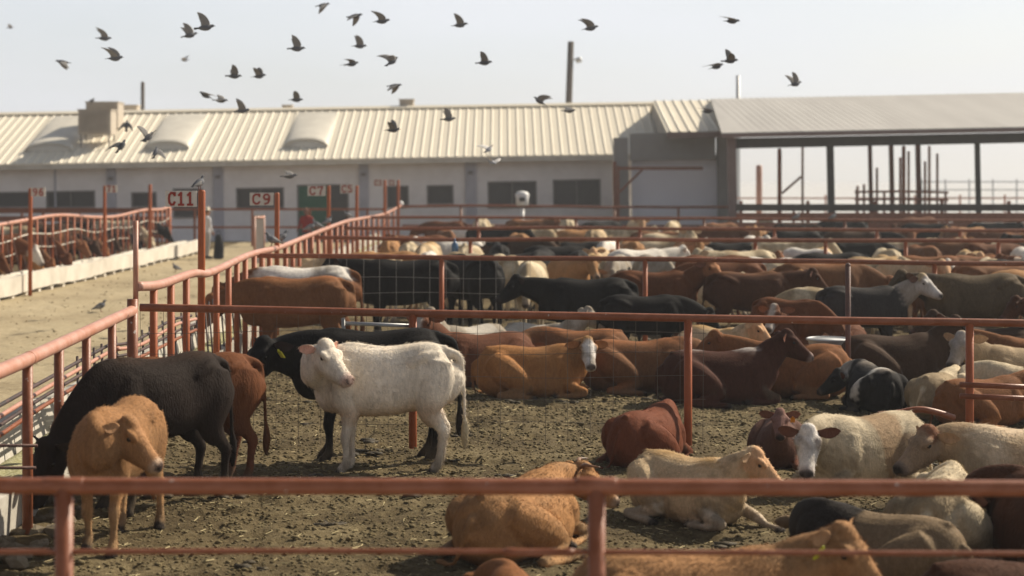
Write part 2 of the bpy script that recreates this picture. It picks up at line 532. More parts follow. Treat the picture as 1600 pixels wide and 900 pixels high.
def cow_blobs(pose, neck, steps=(0, 0, 0, 0), fat=1.0, thin=0.022, front_leg=None, stretch=False):
    B = []                              # verts, faces, region, parameter, local head coordinates
    T = (lambda x, y, z: (x * XS, y, z))

    def put(P, rad, reg, **k):
        V, F, S = loft(P, rad, **k)
        B.append((V, F, reg, S))
    lie = pose == "lie"
    if not lie:
        tor = [(-.86, 1.09, .95, .06), (-.81, 1.17, .80, .14), (-.69, 1.235, .67, .205), (-.50, 1.27, .62, .245), (-.28, 1.245, .60, .245),
               (-.05, 1.225, .565, .275), (.20, 1.225, .555, .275), (.42, 1.25, .565, .235), (.58, 1.24, .60, .20), (.70, 1.18, .67, .16), (.79, 1.08, .76, .10)]
    else:
        tor = [(-.86, .44, .20, .09), (-.80, .56, .08, .19), (-.66, .665, .00, .27), (-.48, .71, -.02, .30), (-.25, .69, -.03, .32),
               (0, .675, -.03, .345), (.25, .69, -.03, .33), (.45, .735, .0, .275), (.60, .73, .06, .225), (.70, .67, .14, .17), (.79, .56, .24, .11)]
    P = [T(x, 0, (a + b) / 2) for x, a, b, w in tor]
    rad = [(w * fat, (a - b) / 2) for x, a, b, w in tor]
    put(P, rad, "torso", n=26, sub=4, power=0.86, egg=0.12 if not lie else 0.20)
    # spine ridge and hook bones
    zt = 1.25 if not lie else .70
    put([T(-.72, 0, zt - .05), T(-.4, 0, zt - .035), T(0, 0, zt - .06), T(.38, 0, zt - .03), T(.52, 0, zt - .04)],
        [(.05, .04), (.06, .045), (.05, .04), (.06, .05), (.05, .04)], "torso", n=10)
    for s in (-1, 1):
        put([T(-.62, s * .10, zt - .10), T(-.47, s * .165 * fat, zt - .115), T(-.30, s * .19 * fat, zt - .19)], [(.06, .06), (.066, .06), (.05, .05)], "torso", n=10)
    # legs
    X = (1, 0, 0)
    for i, s in enumerate((1, -1)):
        df, dh = steps[i], steps[2 + i]
        if not lie:
            put([T(.40, s * .14, 1.10), T(.44, s * .18 * fat, .92), T(.47, s * .185 * fat, .76), T(.40, s * .16, .62), T(.40 + .5 * df, s * .15, .50)],
                [(.07, .13), (.085, .16), (.085, .13), (.072, .105), (.052, .066)], "torso", n=14, up=X)
            put([T(.40 + .4 * df, s * .15, .56), T(.41 + .62 * df, s * .15, .44), T(.425 + .72 * df, s * .15, .37), T(.415 + .85 * df, s * .15, .26), T(.41 + .95 * df, s * .15, .15),
                 T(.42 + df, s * .15, .105), T(.455 + df, s * .152, .055)],
                [(.058, .078), (.048, .054), (.050, .054), (.034, .036), (.034, .037), (.041, .045), (.046, .050)], "leg", n=12, up=X)
            put([T(.455 + df, s * .152, .06), T(.475 + df, s * .154, .0)], [(.046, .052), (.054, .066)], "hoof", n=12, up=X, sub=2)
            put([T(-.60, s * .12, 1.10), T(-.58, s * .15 * fat, .92), T(-.54, s * .165, .76), T(-.54 + .2 * dh, s * .16, .62), T(-.62 + .4 * dh, s * .15, .52)],
                [(.10, .17), (.115, .21), (.10, .185), (.078, .13), (.055, .085)], "torso", n=14, up=X)
            put([T(-.585 + .35 * dh, s * .15, .58), T(-.68 + .5 * dh, s * .15, .47), T(-.715 + .55 * dh, s * .15, .42), T(-.70 + .65 * dh, s * .148, .32), T(-.685 + .85 * dh, s * .146, .18),
                 T(-.67 + .95 * dh, s * .146, .115), T(-.63 + dh, s * .148, .06)],
                [(.058, .085), (.044, .062), (.044, .058), (.034, .042), (.034, .040), (.041, .046), (.046, .05)], "leg", n=12, up=X)
            put([T(-.63 + dh, s * .148, .06), T(-.605 + dh, s * .15, .0)], [(.046, .052), (.054, .066)], "hoof", n=12, up=X, sub=2)
        else:
            put([T(-.60, s * .16, .50), T(-.44, s * .26, .38), T(-.24, s * .34, .27), T(-.08, s * .37, .19)], [(.16, .16), (.17, .20), (.14, .17), (.10, .11)], "torso", n=14)
            put([T(-.06, s * .37, .19), T(-.22, s * .41, .11), T(-.42, s * .43, .075), T(-.52, s * .44, .065)], [(.10, .10), (.078, .075), (.06, .055), (.05, .05)], "leg", n=12)
            put([T(-.52, s * .44, .06), T(-.36, s * .48, .045), T(-.18, s * .50, .042), T(-.12, s * .50, .045), T(-.03, s * .51, .04)],
                [(.048, .046), (.036, .036), (.036, .036), (.044, .042), (.046, .04)], "leg", n=12)
            put([T(-.04, s * .51, .04), T(.04, s * .515, .035)], [(.046, .042), (.06, .034)], "hoof", n=12, sub=2)
            put([T(.38, s * .15, .52), T(.44, s * .21 * fat, .36), T(.44, s * .23, .20)], [(.10, .13), (.10, .14), (.085, .10)], "torso", n=14, up=X)
            if front_leg == s:          # this foreleg stretched out in front
                put([T(.44, s * .22, .22), T(.62, s * .23, .17), T(.84, s * .22, .12), T(.98, s * .21, .07), T(1.10, s * .2, .05), T(1.16, s * .2, .05)],
                    [(.08, .09), (.065, .07), (.055, .055), (.036, .036), (.042, .042), (.045, .042)], "leg", n=12)
                put([T(1.15, s * .2, .05), T(1.24, s * .2, .035)], [(.046, .044), (.062, .034)], "hoof", n=12, sub=2)
            else:
                put([T(.44, s * .22, .22), T(.60, s * .24, .15), T(.74, s * .23, .105), T(.80, s * .235, .085)], [(.08, .09), (.065, .07), (.06, .06), (.05, .055)], "leg", n=12)
                put([T(.79, s * .24, .075), T(.66, s * .27, .046), T(.52, s * .29, .042), T(.46, s * .295, .045), T(.38, s * .30, .04)],
                    [(.048, .045), (.036, .036), (.036, .036), (.044, .04), (.044, .036)], "leg", n=12)
                put([T(.39, s * .30, .04), T(.31, s * .305, .035)], [(.044, .04), (.056, .034)], "hoof", n=12, sub=2)
    # brisket
    zb = .62 if not lie else .22
    put([T(.46, 0, zb + .10), T(.64, 0, zb + .10), T(.74, 0, zb + .22)], [(.12, .13), (.11, .13), (.08, .10)], "torso", n=12)
    # neck and head
    ho, hd, mid = neck
    ho, hd = np.array(ho, float), np.array(hd, float)
    roll = 0.0
    H = frame(hd, roll)
    base = ho - H[:, 0] * .06 - H[:, 2] * .035
    A = np.array(T(.40, 0, .97 if not lie else .45))
    A2 = np.array(T(.60, 0, 1.03 if not lie else .53))
    mid = A2 * .45 + base * .55 if mid is None else np.array(mid)
    put([A, A2, mid, base], [(.15, .25), (.142, .225), (.115 * NS, .175 * NS), (.092 * NS, .13 * NS)], "neck", n=18, sub=5, egg=0.15)
    put([A2 - (0, 0, .20), mid - np.array((0, 0, .14)), base - H[:, 2] * .09], [(.06, .10), (.032, .06), (.03, .04)], "neck", n=10)     # dewlap
    hr = [(-.14, .050, .065, .02), (-.10, .082, .105, .01), (-.03, .098, .122, .0), (.045, .100, .124, -.012), (.13, .082, .104, -.028), (.22, .066, .082, -.042),
          (.29, .066, .068, -.05), (.335, .064, .058, -.053), (.358, .045, .038, -.055)]
    hP = np.array([(x, 0, z) for x, w, h, z in hr])
    hV, hF, hS = loft(hP, [(w, h) for x, w, h, z in hr], n=20, sub=4, power=0.85, egg=0.06)
    heads = [(hV, hF, "head", hS)]
    heads.append((*loft([(-.08, 0, -.07), (.06, 0, -.10), (.18, 0, -.10), (.27, 0, -.092)], [(.075, .065), (.062, .055), (.05, .04), (.046, .034)], n=12), "jaw"))
    heads.append((*loft([(-.10, 0, .09), (-.05, 0, .115), (.02, 0, .10)], [(.05, .04), (.068, .045), (.055, .035)], n=12), "head"))
    for s in (-1, 1):
        heads.append((*loft([(.00, s * .078, .06), (.05, s * .092, .064), (.10, s * .078, .046)], [(.026, .024), (.032, .028), (.022, .02)], n=8), "head"))
        heads.append((*loft([(.30, s * .040, -.025), (.345, s * .040, -.03)], [(.026, .024), (.022, .02)], n=8), "muzzle"))
    out = []
    for h in heads:
        V, F, S, reg = (h[0], h[1], h[3], h[2]) if isinstance(h[2], str) else (h[0], h[1], h[2], h[3])
        B.append((ho + (V * HS * np.array((1, HW, 1))) @ H.T, F, "head", S, V))
    # tail
    r = max(thin, .018)
    if not lie:
        put([T(-.74, 0, 1.17), T(-.865, 0, 1.12), T(-.905, 0.01, .95), T(-.925, 0.02, .72), T(-.93, .03, .52)],
            [(.05, .05), (.040, .040), (.027, .027), (r, r), (r, r)], "tail", n=10, up=X)
        put([T(-.93, .03, .56), T(-.94, .035, .44), T(-.93, .04, .32), T(-.93, .04, .24)], [(r, r), (.036, .04), (.032, .036), (.012, .012)], "switch", n=10, up=X)
    else:
        put([T(-.80, 0, .50), T(-.90, .0, .44), T(-.92, .05, .28), T(-.90, .12, .10), T(-.84, .22, .04)], [(.045, .045), (.034, .034), (.026, .026), (r, r), (r, r)], "tail", n=10)
        put([T(-.84, .22, .04), T(-.76, .32, .035), T(-.70, .40, .03)], [(r, r), (.034, .03), (.014, .014)], "switch", n=10)
    return B, ho, H, (ho, H)


def ear_verts(ho, H, s, droop=0.12, back=0.30, size=1.0):
    """a leaf-shaped, slightly cupped ear"""
    base = np.array((-.075, s * .078, .045))
    dirv = np.array((-back, s * 1.0, -droop)); dirv /= np.linalg.norm(dirv)
    nrm = np.array((1.0, s * back, 0.25)); nrm -= dirv * nrm.dot(dirv); nrm /= np.linalg.norm(nrm)   # faces forward
    wid = np.cross(dirv, nrm)
    prof = [(0, .026), (.03, .036), (.07, .052), (.11, .056), (.15, .046), (.18, .028), (.20, .006)]
    V, F, inner = [], [], []
    nn = 10
    for d, w in prof:
        for j in range(nn):
            th = 2 * math.pi * j / nn
            c, sn = math.cos(th), math.sin(th)
            cup = 0.35 * w * (c * c) * (1 if d > .02 else 0)
            thick = .014 * (1 - d / .23)
            p = base + dirv * d * size + wid * (w * c * size) + nrm * (sn * thick + cup)
            V.append(p); inner.append(1.0 if sn > 0.1 and d > .02 else 0.0)
    m = len(prof)
    for i in range(m - 1):
        for j in range(nn):
            k = (j + 1) % nn
            F.append((i * nn + j, i * nn + k, (i + 1) * nn + k, (i + 1) * nn + j))
    F.append(tuple(range(nn - 1, -1, -1)))
    F.append(tuple((m - 1) * nn + j for j in range(nn)))
    if s < 0:
        F = [tuple(reversed(f)) for f in F]
    V = np.array(V)
    return ho + (V * HS * np.array((1, HW, 1))) @ H.T, F, np.array(inner)


def paint(reg, V, S, hl, coat, seed):
    """coat colour of source vertices"""
    base = np.array(coat["base"])
    n = len(V)
    c = np.tile(base, (n, 1))
    nz = fbm(V[:, 0] * 3 + seed, V[:, 2] * 3 + V[:, 1] * 2 + 9, 3, seed)
    z = V[:, 2]
    mz = coat.get("lie_dirt", 0)

    def mix(w, col):
        w = np.clip(w, 0, 1)[:, None]
        return c * (1 - w) + np.array(col) * w
    ztop = z.max()
    if reg in ("torso", "neck"):
        if "back" in coat and reg == "torso":      # saddle stripe along the spine
            c = mix((z - (coat.get("backz", 1.14) + .08 * (nz - .5))) * 14, coat["back"])
        if "belly" in coat:
            c = mix((coat.get("bellyz", .72) - z + .15 * (nz - .5)) * 7, coat["belly"])
        if "patch" in coat:
            pn = fbm(V[:, 0] * 1.7 + seed * 3.1, z * 1.7 + V[:, 1], 2, seed + 5)
            c = mix((pn - coat.get("patch_at", .55)) * 22, coat["patch"])
        if "front" in coat:
            c = mix((V[:, 0] - coat.get("frontx", .15) + .15 * (nz - .5)) * 14, coat["front"])
        if reg == "neck" and "neck" in coat:
            c = mix(np.full(n, .9), coat["neck"])
    if reg == "leg" or reg == "hoof":
        if "leg" in coat:
            c = mix((.52 - z) * 6 if not mz else np.full(n, .8), coat["leg"])
        c = mix((.26 - z) * 4 * (nz > .42), (.11, .085, .055)) if not mz else mix(.5 * (nz > .5), (.11, .085, .055))
    if reg == "hoof":
        c = np.tile(np.array((.045, .036, .03)), (n, 1))
    if reg == "switch":
        c = np.tile(np.array(coat.get("switch", base * .75)), (n, 1))
    if reg == "head":
        x, y, zz = hl[:, 0], hl[:, 1], hl[:, 2]
        if "face" in coat:
            if coat.get("blaze"):
                w = (coat["blaze"] + .03 * (nz - .5) + .04 * np.clip(x * 3, 0, 1) - np.abs(y)) * 60 * (zz > -.085)
            else:
                w = (x + .10 + .06 * (nz - .5)) * 30
            c = mix(w, coat["face"])
        if "poll" in coat:
            c = mix((.02 - x) * 25 * (zz > .02), coat["poll"])
        if "eyepatch" in coat:
            c = mix((.075 - np.hypot(x - .05, np.abs(y) * 0 + (zz - .03))) * 40 * (np.abs(y) > .06), coat["eyepatch"])
        mcol = coat.get("muzzle", (.10, .07, .055))
        c = mix((x - .285 + .02 * (nz - .5)) * 45, mcol)
        c = mix((x - .325) * 60 * (zz > -.065), coat.get("nose", (.035, .028, .025)))
        nd = np.hypot(np.abs(y) - .036, zz + .035)
        c = mix((.020 - nd) * 90 * (x > .31), (.006, .005, .005))
    return c


COWMESH = {}


def make_hair(name, me, coat, n, seed, length=.026, width=.0065, sel=None):
    rng = np.random.default_rng(seed)
    nv = len(me.vertices)
    co = np.empty(nv * 3); me.vertices.foreach_get("co", co); co = co.reshape(-1, 3)
    no = np.empty(nv * 3); me.vertices.foreach_get("normal", no); no = no.reshape(-1, 3)
    cc = np.empty(nv * 4); me.attributes["coat"].data.foreach_get("color", cc); cc = cc.reshape(-1, 4)[:, :3]
    idx = rng.integers(0, nv, n)
    p = co[idx] + rng.normal(0, .006, (n, 3))
    nn = no[idx]
    flow = np.tile(np.array((-0.75, 0, -0.65)), (n, 1)) + rng.normal(0, .38, (n, 3))
    flow -= nn * (flow * nn).sum(1)[:, None]
    flow /= np.linalg.norm(flow, axis=1)[:, None] + 1e-9
    clump = fbm(co[idx, 0] * 9, co[idx, 2] * 9 + co[idx, 1] * 5, 2, seed)
    d = flow + nn * (0.20 + .55 * np.clip(clump - .35, 0, 1))[:, None]
    L = length * rng.uniform(.5, 1.35, n) * (0.65 + .8 * clump)
    side = np.cross(d, nn); side /= np.linalg.norm(side, axis=1)[:, None] + 1e-9
    wv = side * (width * .5)
    root = p - nn * .004
    V = np.stack([root - wv, root + wv, root + d * L[:, None]], 1).reshape(-1, 3)
    F = np.arange(n * 3).reshape(-1, 3)
    hm = bpy.data.meshes.new(name)
    hm.from_pydata(V.tolist(), [], F.tolist())
    hm.update()
    col = cc[idx] * (rng.uniform(.74, 1.26, n) * (.80 + .40 * fbm(co[idx, 0] * 16, co[idx, 2] * 7 + co[idx, 1] * 9, 2, seed + 4)))[:, None]
    a = hm.attributes.new("coat", "FLOAT_COLOR", "POINT")
    a.data.foreach_set("color", np.hstack([np.repeat(col, 3, 0), np.ones((n * 3, 1))]).ravel())
    hm.polygons.foreach_set("use_smooth", np.ones(n, bool))
    nl = np.repeat(nn, 3, 0) + rng.normal(0, .22, (n * 3, 3))
    nl /= np.linalg.norm(nl, axis=1)[:, None]
    hm.normals_split_custom_set_from_vertices(nl.tolist())
    hm.materials.append(M["hair"])
    return hm


def cow_mesh(key, pose, neck, coat, steps=(0, 0, 0, 0), voxel=.018, fat=1.0, front_leg=None, seed=1, ears=(.12, .30), earsize=1.0):
    """one skin: overlapping muscles fused into a continuous surface, then coloured"""
    tab = LYNECKS if pose == "lie" else NECKS
    nk = tab[neck] if isinstance(neck, str) else neck
    B, ho, H, hf = cow_blobs(pose, nk, steps, fat, thin=voxel * 1.15, front_leg=front_leg)
    mb = MB()
    SV, SC = [], []
    coat = dict(coat)
    if pose == "lie":
        coat["lie_dirt"] = 1
        coat.setdefault("bellyz", .12)
        if "back" in coat: coat["backz"] = coat.get("backz_lie", .60)
    for b in B:
        mb.add(b[0], b[1])
        SV.append(b[0])
        SC.append(paint(b[2], b[0], b[3], b[4] if len(b) > 4 else None, coat, seed))
    SV, SC = np.concatenate(SV), np.concatenate(SC)
    tmp = mb.build("tmp_cow")
    r = tmp.modifiers.new("r", "REMESH"); r.mode = "VOXEL"; r.voxel_size = voxel; r.adaptivity = 0
    s = tmp.modifiers.new("s", "SMOOTH"); s.factor = 0.5; s.iterations = 4 if voxel < .022 else 2
    dg = bpy.context.evaluated_depsgraph_get()
    ev = tmp.evaluated_get(dg)
    em = ev.to_mesh()
    nv = len(em.vertices)
    co = np.empty(nv * 3); em.vertices.foreach_get("co", co); co = co.reshape(-1, 3)
    faces = [tuple(p.vertices) for p in em.polygons]
    ne = len(em.edges)
    ed = np.empty(ne * 2, np.int32); em.edges.foreach_get("vertices", ed); ed = ed.reshape(-1, 2)
    ev.to_mesh_clear()
    old = tmp.data
    bpy.data.objects.remove(tmp)
    bpy.data.meshes.remove(old)
    kd = KDTree(len(SV))
    for i, v in enumerate(SV):
        kd.insert(v, i)
    kd.balance()
    col = SC[[kd.find(v)[1] for v in co]]
    deg = np.bincount(ed.ravel(), minlength=nv)[:, None] + 1e-9
    for _ in range(3):
        acc = np.zeros_like(col)
        np.add.at(acc, ed[:, 0], col[ed[:, 1]]); np.add.at(acc, ed[:, 1], col[ed[:, 0]])
        col = .45 * col + .55 * acc / deg
    lump = fbm(co[:, 0] * 7, co[:, 2] * 7 + co[:, 1] * 4, 3, seed)
    no = None
    co = co.copy()
    tone = .78 + .44 * fbm(co[:, 0] * 2.2 + 4, co[:, 2] * 2.2 + co[:, 1], 4, seed + 3)
    col = col * tone[:, None]
    lum = col.mean(1)                       # dust and dung stains show on the light coats
    st = fbm(co[:, 0] * 3.4 + 11, co[:, 2] * 4.1 + co[:, 1] * 2.3, 4, seed + 8, .6)
    low = np.clip((.75 if pose != "lie" else .30) - co[:, 2], 0, 1) * .5
    w = (np.clip((st - .50) * 4 + low, 0, .55) * np.clip((lum - .10) * 4, 0, 1) * (1 - coat.get("clean", 0)))[:, None]
    col = col * (1 - w) + np.array((.17, .125, .075)) * w
    mb2 = MB()
    mb2.add(co, faces)
    cols = [col]
    ecol = np.array(coat.get("ear", np.array(coat["base"]) * .9))
    icol = np.array(coat.get("ear_in", np.array(coat["base"]) * .8 + np.array((.12, .05, .03))))
    for sgn in (-1, 1):
        V, F, inn = ear_verts(ho, H, sgn, ears[0], ears[1], earsize)
        mb2.add(V, F)
        cols.append(ecol * (1 - inn[:, None]) + icol * inn[:, None])
    me = mb2.mesh("cow", M["coat"], True)
    cols = np.concatenate(cols)
    a = me.attributes.new("coat", "FLOAT_COLOR", "POINT")
    a.data.foreach_set("color", np.hstack([cols, np.ones((len(cols), 1))]).ravel())
    coat["hw"] = HW - 1
    COWMESH[key] = (me, ho, H, coat)
    return COWMESH[key]


def head_pt(ho, H, p, hw=0.0):
    return ho + H @ (np.array(p) * np.array((HS, HS * (1.0 + hw), HS)))


EYEMESH = None


def cow(name, key, loc, heading, scale=1.0, label=None, group=None, hair=0, eyes=True, tagcol=None, tagside=1, horns=False, hair_len=.026, seed=3, cat="cow", flat=1.0, long=1.0):
    me, ho, H, coat = COWMESH[key]
    o = bpy.data.objects.new(name, me)
    C.objects.link(o)
    o.location = loc
    o.rotation_euler = (0, 0, heading)
    o.scale = (scale * long, scale, scale * flat)
    tag(o, label, cat, group)
    global EYEMESH
    if eyes:
        if EYEMESH is None:
            mb = MB(); mb.ball((0, 0, 0), (.022, .014, .020), 12, 8)
            EYEMESH = mb.mesh("eye", M["eye"], True)
        for s in (-1, 1):
            e = bpy.data.objects.new("eye", EYEMESH)
            C.objects.link(e)
            e.parent = o
            e.matrix_local = Matrix.Translation(head_pt(ho, H, (.052, s * .098, .030), coat["hw"])) @ Matrix(H.tolist()).to_4x4() @ Matrix.Rotation(-s * .25, 4, "Z")
    if tagcol:
        mb = MB()
        mb.box((0, 0, -.035), (.010, .066, .075)); mb.box((0, 0, .01), (.010, .022, .03)); mb.ball((.006, 0, .012), .009, 8, 6)
        t = mb.build("ear_tag", M[tagcol], o)
        t.matrix_local = Matrix.Translation(head_pt(ho, H, (-.055, tagside * .165, .01))) @ Matrix(H.tolist()).to_4x4()
    if horns:
        for s in (-1, 1):
            mb = MB()
            mb.tube(catmull([(-.08, s * .06, .10), (-.09, s * .13, .14), (-.06, s * .20, .16), (.0, s * .23, .19)], 4), np.linspace(.026, .006, 13), 10)
            h = mb.build("horn", M["horn"], o, True)
            h.matrix_local = Matrix.Translation(ho) @ Matrix(H.tolist()).to_4x4()
    if hair:
        hm = make_hair("coat_hair", me, coat, hair, seed, hair_len)
        h = bpy.data.objects.new("coat_hair", hm)
        C.objects.link(h)
        h.parent = o
    return o
# ------------------------------------------------------------------ ground
def lerp_tab(tab, x):
    return float(np.interp(x, [t[0] for t in tab], [t[1] for t in tab]))


# the long feed fence on the left: (pixel column, distance, rail height)
FEED = [(-330, 9.0, 1.42), (-120, 11.0, 1.41), (0, 12.6, 1.40), (110, 15.1, 1.40), (207, 18.3, 1.41)]
FEED2 = [(215, 18.35, 1.66), (250, 19.2, 1.63), (300, 21.4, 1.63), (330, 22.5, 1.59), (390, 27.0, 1.62), (440, 31.8, 1.56), (490, 38.7, 1.58), (540, 48.0, 1.62),
         (562, 54.0, 1.56), (600, 66.0, 1.47), (626, 74.0, 1.66)]
fence_xy = [((px - CX) * d / FPX, d, z) for px, d, z in FEED + FEED2]


def feed_x(d):
    return lerp_tab([(y, x) for x, y, z in fence_xy], d)


mb = MB()
mb.add([(-2500, -300, -.15), (2500, -300, -.15), (2500, 5200, -.15), (-2500, 5200, -.15)], [(0, 1, 2, 3)])
tag(mb.build("ground", M["plain"]), kind="structure")


def ground_z(x, y):
    z = .075 * (fbm(x * .7, y * .7, 3, 2) - .5) + .062 * (fbm(x * 3.2, y * 3.2, 4, 5, .62) - .5) + .034 * (fbm(x * 9, y * 9, 3, 9, .75) - .5)
    h = vnoise(x * 5.1 + 3, y * 5.1, 31)
    h2 = vnoise(x * 8.3 + 7, y * 8.3 + 2, 47)
    return z - .045 * np.clip((h - .70) * 5, 0, 1) - .025 * np.clip((h2 - .72) * 6, 0, 1) + .02


def grid_sheet(name, xs, ys, m, zf):
    X, Y = np.meshgrid(xs, ys)
    Z = zf(X, Y)
    V = np.stack([X, Y, Z], -1).reshape(-1, 3)
    nx, ny = len(xs), len(ys)
    i = np.arange((ny - 1) * nx).reshape(ny - 1, nx)[:, :-1].ravel()
    F = np.stack([i, i + 1, i + nx + 1, i + nx], 1)
    me = bpy.data.meshes.new(name)
    me.from_pydata(V.tolist(), [], F.tolist())
    me.polygons.foreach_set("use_smooth", np.ones(len(F), bool))
    me.materials.append(m)
    o = bpy.data.objects.new(name, me)
    C.objects.link(o)
    return tag(o, kind="structure")


ys = np.concatenate([np.arange(6.4, 16, .045), np.arange(16, 34.01, .07)])
grid_sheet("pen_ground", np.arange(-4.6, 11.6, .05), ys, M["pen"], ground_z)
mb = MB()
for a, b in ((34.0, 90.0),):
    mb.add([(-5.6, a, .0), (70, a, .0), (70, b, .0), (-5.6, b, .0)], [(0, 1, 2, 3)])
mb.add([(11.55, 3, .0), (70, 3, .0), (70, 34, .0), (11.55, 34, .0)], [(0, 1, 2, 3)])
tag(mb.build("pen_ground_beyond", M["pen"]), kind="structure")
mb = MB()
mb.add([(-70, 30, .0), (-12.0, 30, .0), (-12.0, 78, .0), (-70, 78, .0)], [(0, 1, 2, 3)])
tag(mb.build("pen_ground_across_alley", M["pen"]), kind="structure")
grid_sheet("alley_ground", np.linspace(-12.1, -4.3, 130), np.linspace(6, 78, 900), M["alley"],
           lambda x, y: -.012 + .06 * (fbm(x * .8, y * .8, 3, 4) - .5) + .05 * (fbm(x * 3, y * 3, 4, 14, .65) - .5) - .02 * np.exp(-((x + 7.2) / .35) ** 2) - .02 * np.exp(-((x + 9.3) / .35) ** 2))


# loose straw and clods on the pen floor
def scatter(n, x0, x1, y0, y1, seed):
    r = np.random.default_rng(seed)
    y = y0 + (y1 - y0) * r.random(n) ** 1.5
    x = x0 + (x1 - x0) * r.random(n)
    fx = np.interp(y, [q[1] for q in fence_xy], [q[0] for q in fence_xy])
    keep = fx + .15 < x
    return x[keep], y[keep], r


x, y, r = scatter(9000, -4.4, 10, 7.5, 33, 3)
z = ground_z(x, y)
mb = MB()
for i in range(len(x)):
    a = r.uniform(0, 6.28); L = r.uniform(.02, .10); w = r.uniform(.0018, .0042)
    ca, sa = math.cos(a), math.sin(a)
    t = r.uniform(-.25, .35)
    p0 = np.array((x[i] - ca * L / 2, y[i] - sa * L / 2, z[i] + .008)); p1 = np.array((x[i] + ca * L / 2, y[i] + sa * L / 2, z[i] + .010 + t * L * .4))
    s = np.array((-sa * w, ca * w, 0)); u = np.array((0, 0, w * 1.2))
    mb.add([p0 - s, p0 + s, p0 + u, p1 - s, p1 + s, p1 + u], [(0, 1, 4, 3), (1, 2, 5, 4), (2, 0, 3, 5)])
tag(mb.build("straw_litter", M["straw"]), "pale bits of dry straw littering the brown pen floor", "straw", kind="stuff")
x, y, r = scatter(95000, -4.4, 10, 7.4, 30, 8)
z = ground_z(x, y)
ico = np.array([(0, 0, 1), (.894, 0, .447), (.276, .851, .447), (-.724, .526, .447), (-.724, -.526, .447), (.276, -.851, .447),
                (.724, .526, -.447), (-.276, .851, -.447), (-.894, 0, -.447), (-.276, -.851, -.447), (.724, -.526, -.447), (0, 0, -1)])
icf = [(0, 1, 2), (0, 2, 3), (0, 3, 4), (0, 4, 5), (0, 5, 1), (1, 6, 2), (2, 7, 3), (3, 8, 4), (4, 9, 5), (5, 10, 1), (2, 6, 7), (3, 7, 8), (4, 8, 9), (5, 9, 10), (1, 10, 6),
       (6, 11, 7), (7, 11, 8), (8, 11, 9), (9, 11, 10), (10, 11, 6)]
n_ = len(x)
q = r.uniform(.005, .015, n_) * (1 + (r.random(n_) > .97) * .9) * (.7 + .03 * y)
V = ico[None] * r.uniform(.6, 1.3, (n_, 12, 1)) * (q[:, None] * np.stack([r.uniform(.9, 1.6, n_), np.ones(n_), np.full(n_, .65)], 1))[:, None]
V = V + np.stack([x, y, z + q * .2], 1)[:, None]
F = (np.array(icf)[None] + (np.arange(n_) * 12)[:, None, None]).reshape(-1, 3)
me = bpy.data.meshes.new("manure_clods")
me.vertices.add(n_ * 12); me.vertices.foreach_set("co", V.astype(np.float32).ravel())
me.loops.add(len(F) * 3); me.loops.foreach_set("vertex_index", F.astype(np.int32).ravel())
me.polygons.add(len(F)); me.polygons.foreach_set("loop_start", np.arange(len(F), dtype=np.int32) * 3)
me.update(calc_edges=True); me.materials.append(M["clod"])
o = bpy.data.objects.new("manure_clods", me); C.objects.link(o)
tag(o, "crumbly brown clods of dry manure scattered over the pen floor", "manure", kind="stuff")


r = np.random.default_rng(12)
n2_ = 260
x2 = -4.2 + 14 * r.random(n2_); y2 = 8 + 24 * r.random(n2_) ** 1.3
mb = MB()
for i in range(n2_):
    if x2[i] < feed_x(y2[i]) + .3: continue
    for k in range(r.integers(2, 6)):
        q = r.uniform(.03, .085)
        mb.add(ico * r.uniform(.75, 1.2, (12, 1)) * q * np.array((1.2, 1, .32)) + (x2[i] + r.normal(0, .07), y2[i] + r.normal(0, .07), float(ground_z(np.array(x2[i]), np.array(y2[i]))) + q * .1), icf)
tag(mb.build("dung_pats", M["dung"], smooth=True), "dark flattened dung pats trodden into the pen floor", "manure", kind="stuff")
n_ = 1100
y = 13 + 52 * r.random(n_) ** 1.6; x = -11.4 + 6.2 * r.random(n_)
mb = MB()
for i in range(n_):
    if x[i] > feed_x(y[i]) - 1.2: continue
    q = r.uniform(.010, .028) * (1 + (r.random() > .97) * 1.2)
    mb.add(ico * r.uniform(.6, 1.3, (12, 1)) * q * np.array((r.uniform(.9, 1.6), 1, .5)) + (x[i], y[i], .0), icf)
tag(mb.build("alley_crumbs", M["alley"], smooth=True), "small crumbs of earth and spilled feed strewn along the dirt alley", "debris", kind="stuff")

# ------------------------------------------------------------------ fences
def polyline_rail(pts, n=40, sag=0.0, seed=0, wob=0.0):
    pts = np.array(pts, float)
    L = np.concatenate([[0], np.cumsum(np.linalg.norm(np.diff(pts, axis=0), axis=1))])
    s = np.linspace(0, L[-1], n)
    out = np.stack([np.interp(s, L, pts[:, k]) for k in range(3)], 1)
    if wob:
        out[:, 2] += wob * (fbm(s * .35 + seed, s * 0 + seed, 2, seed) - .5)
    return out


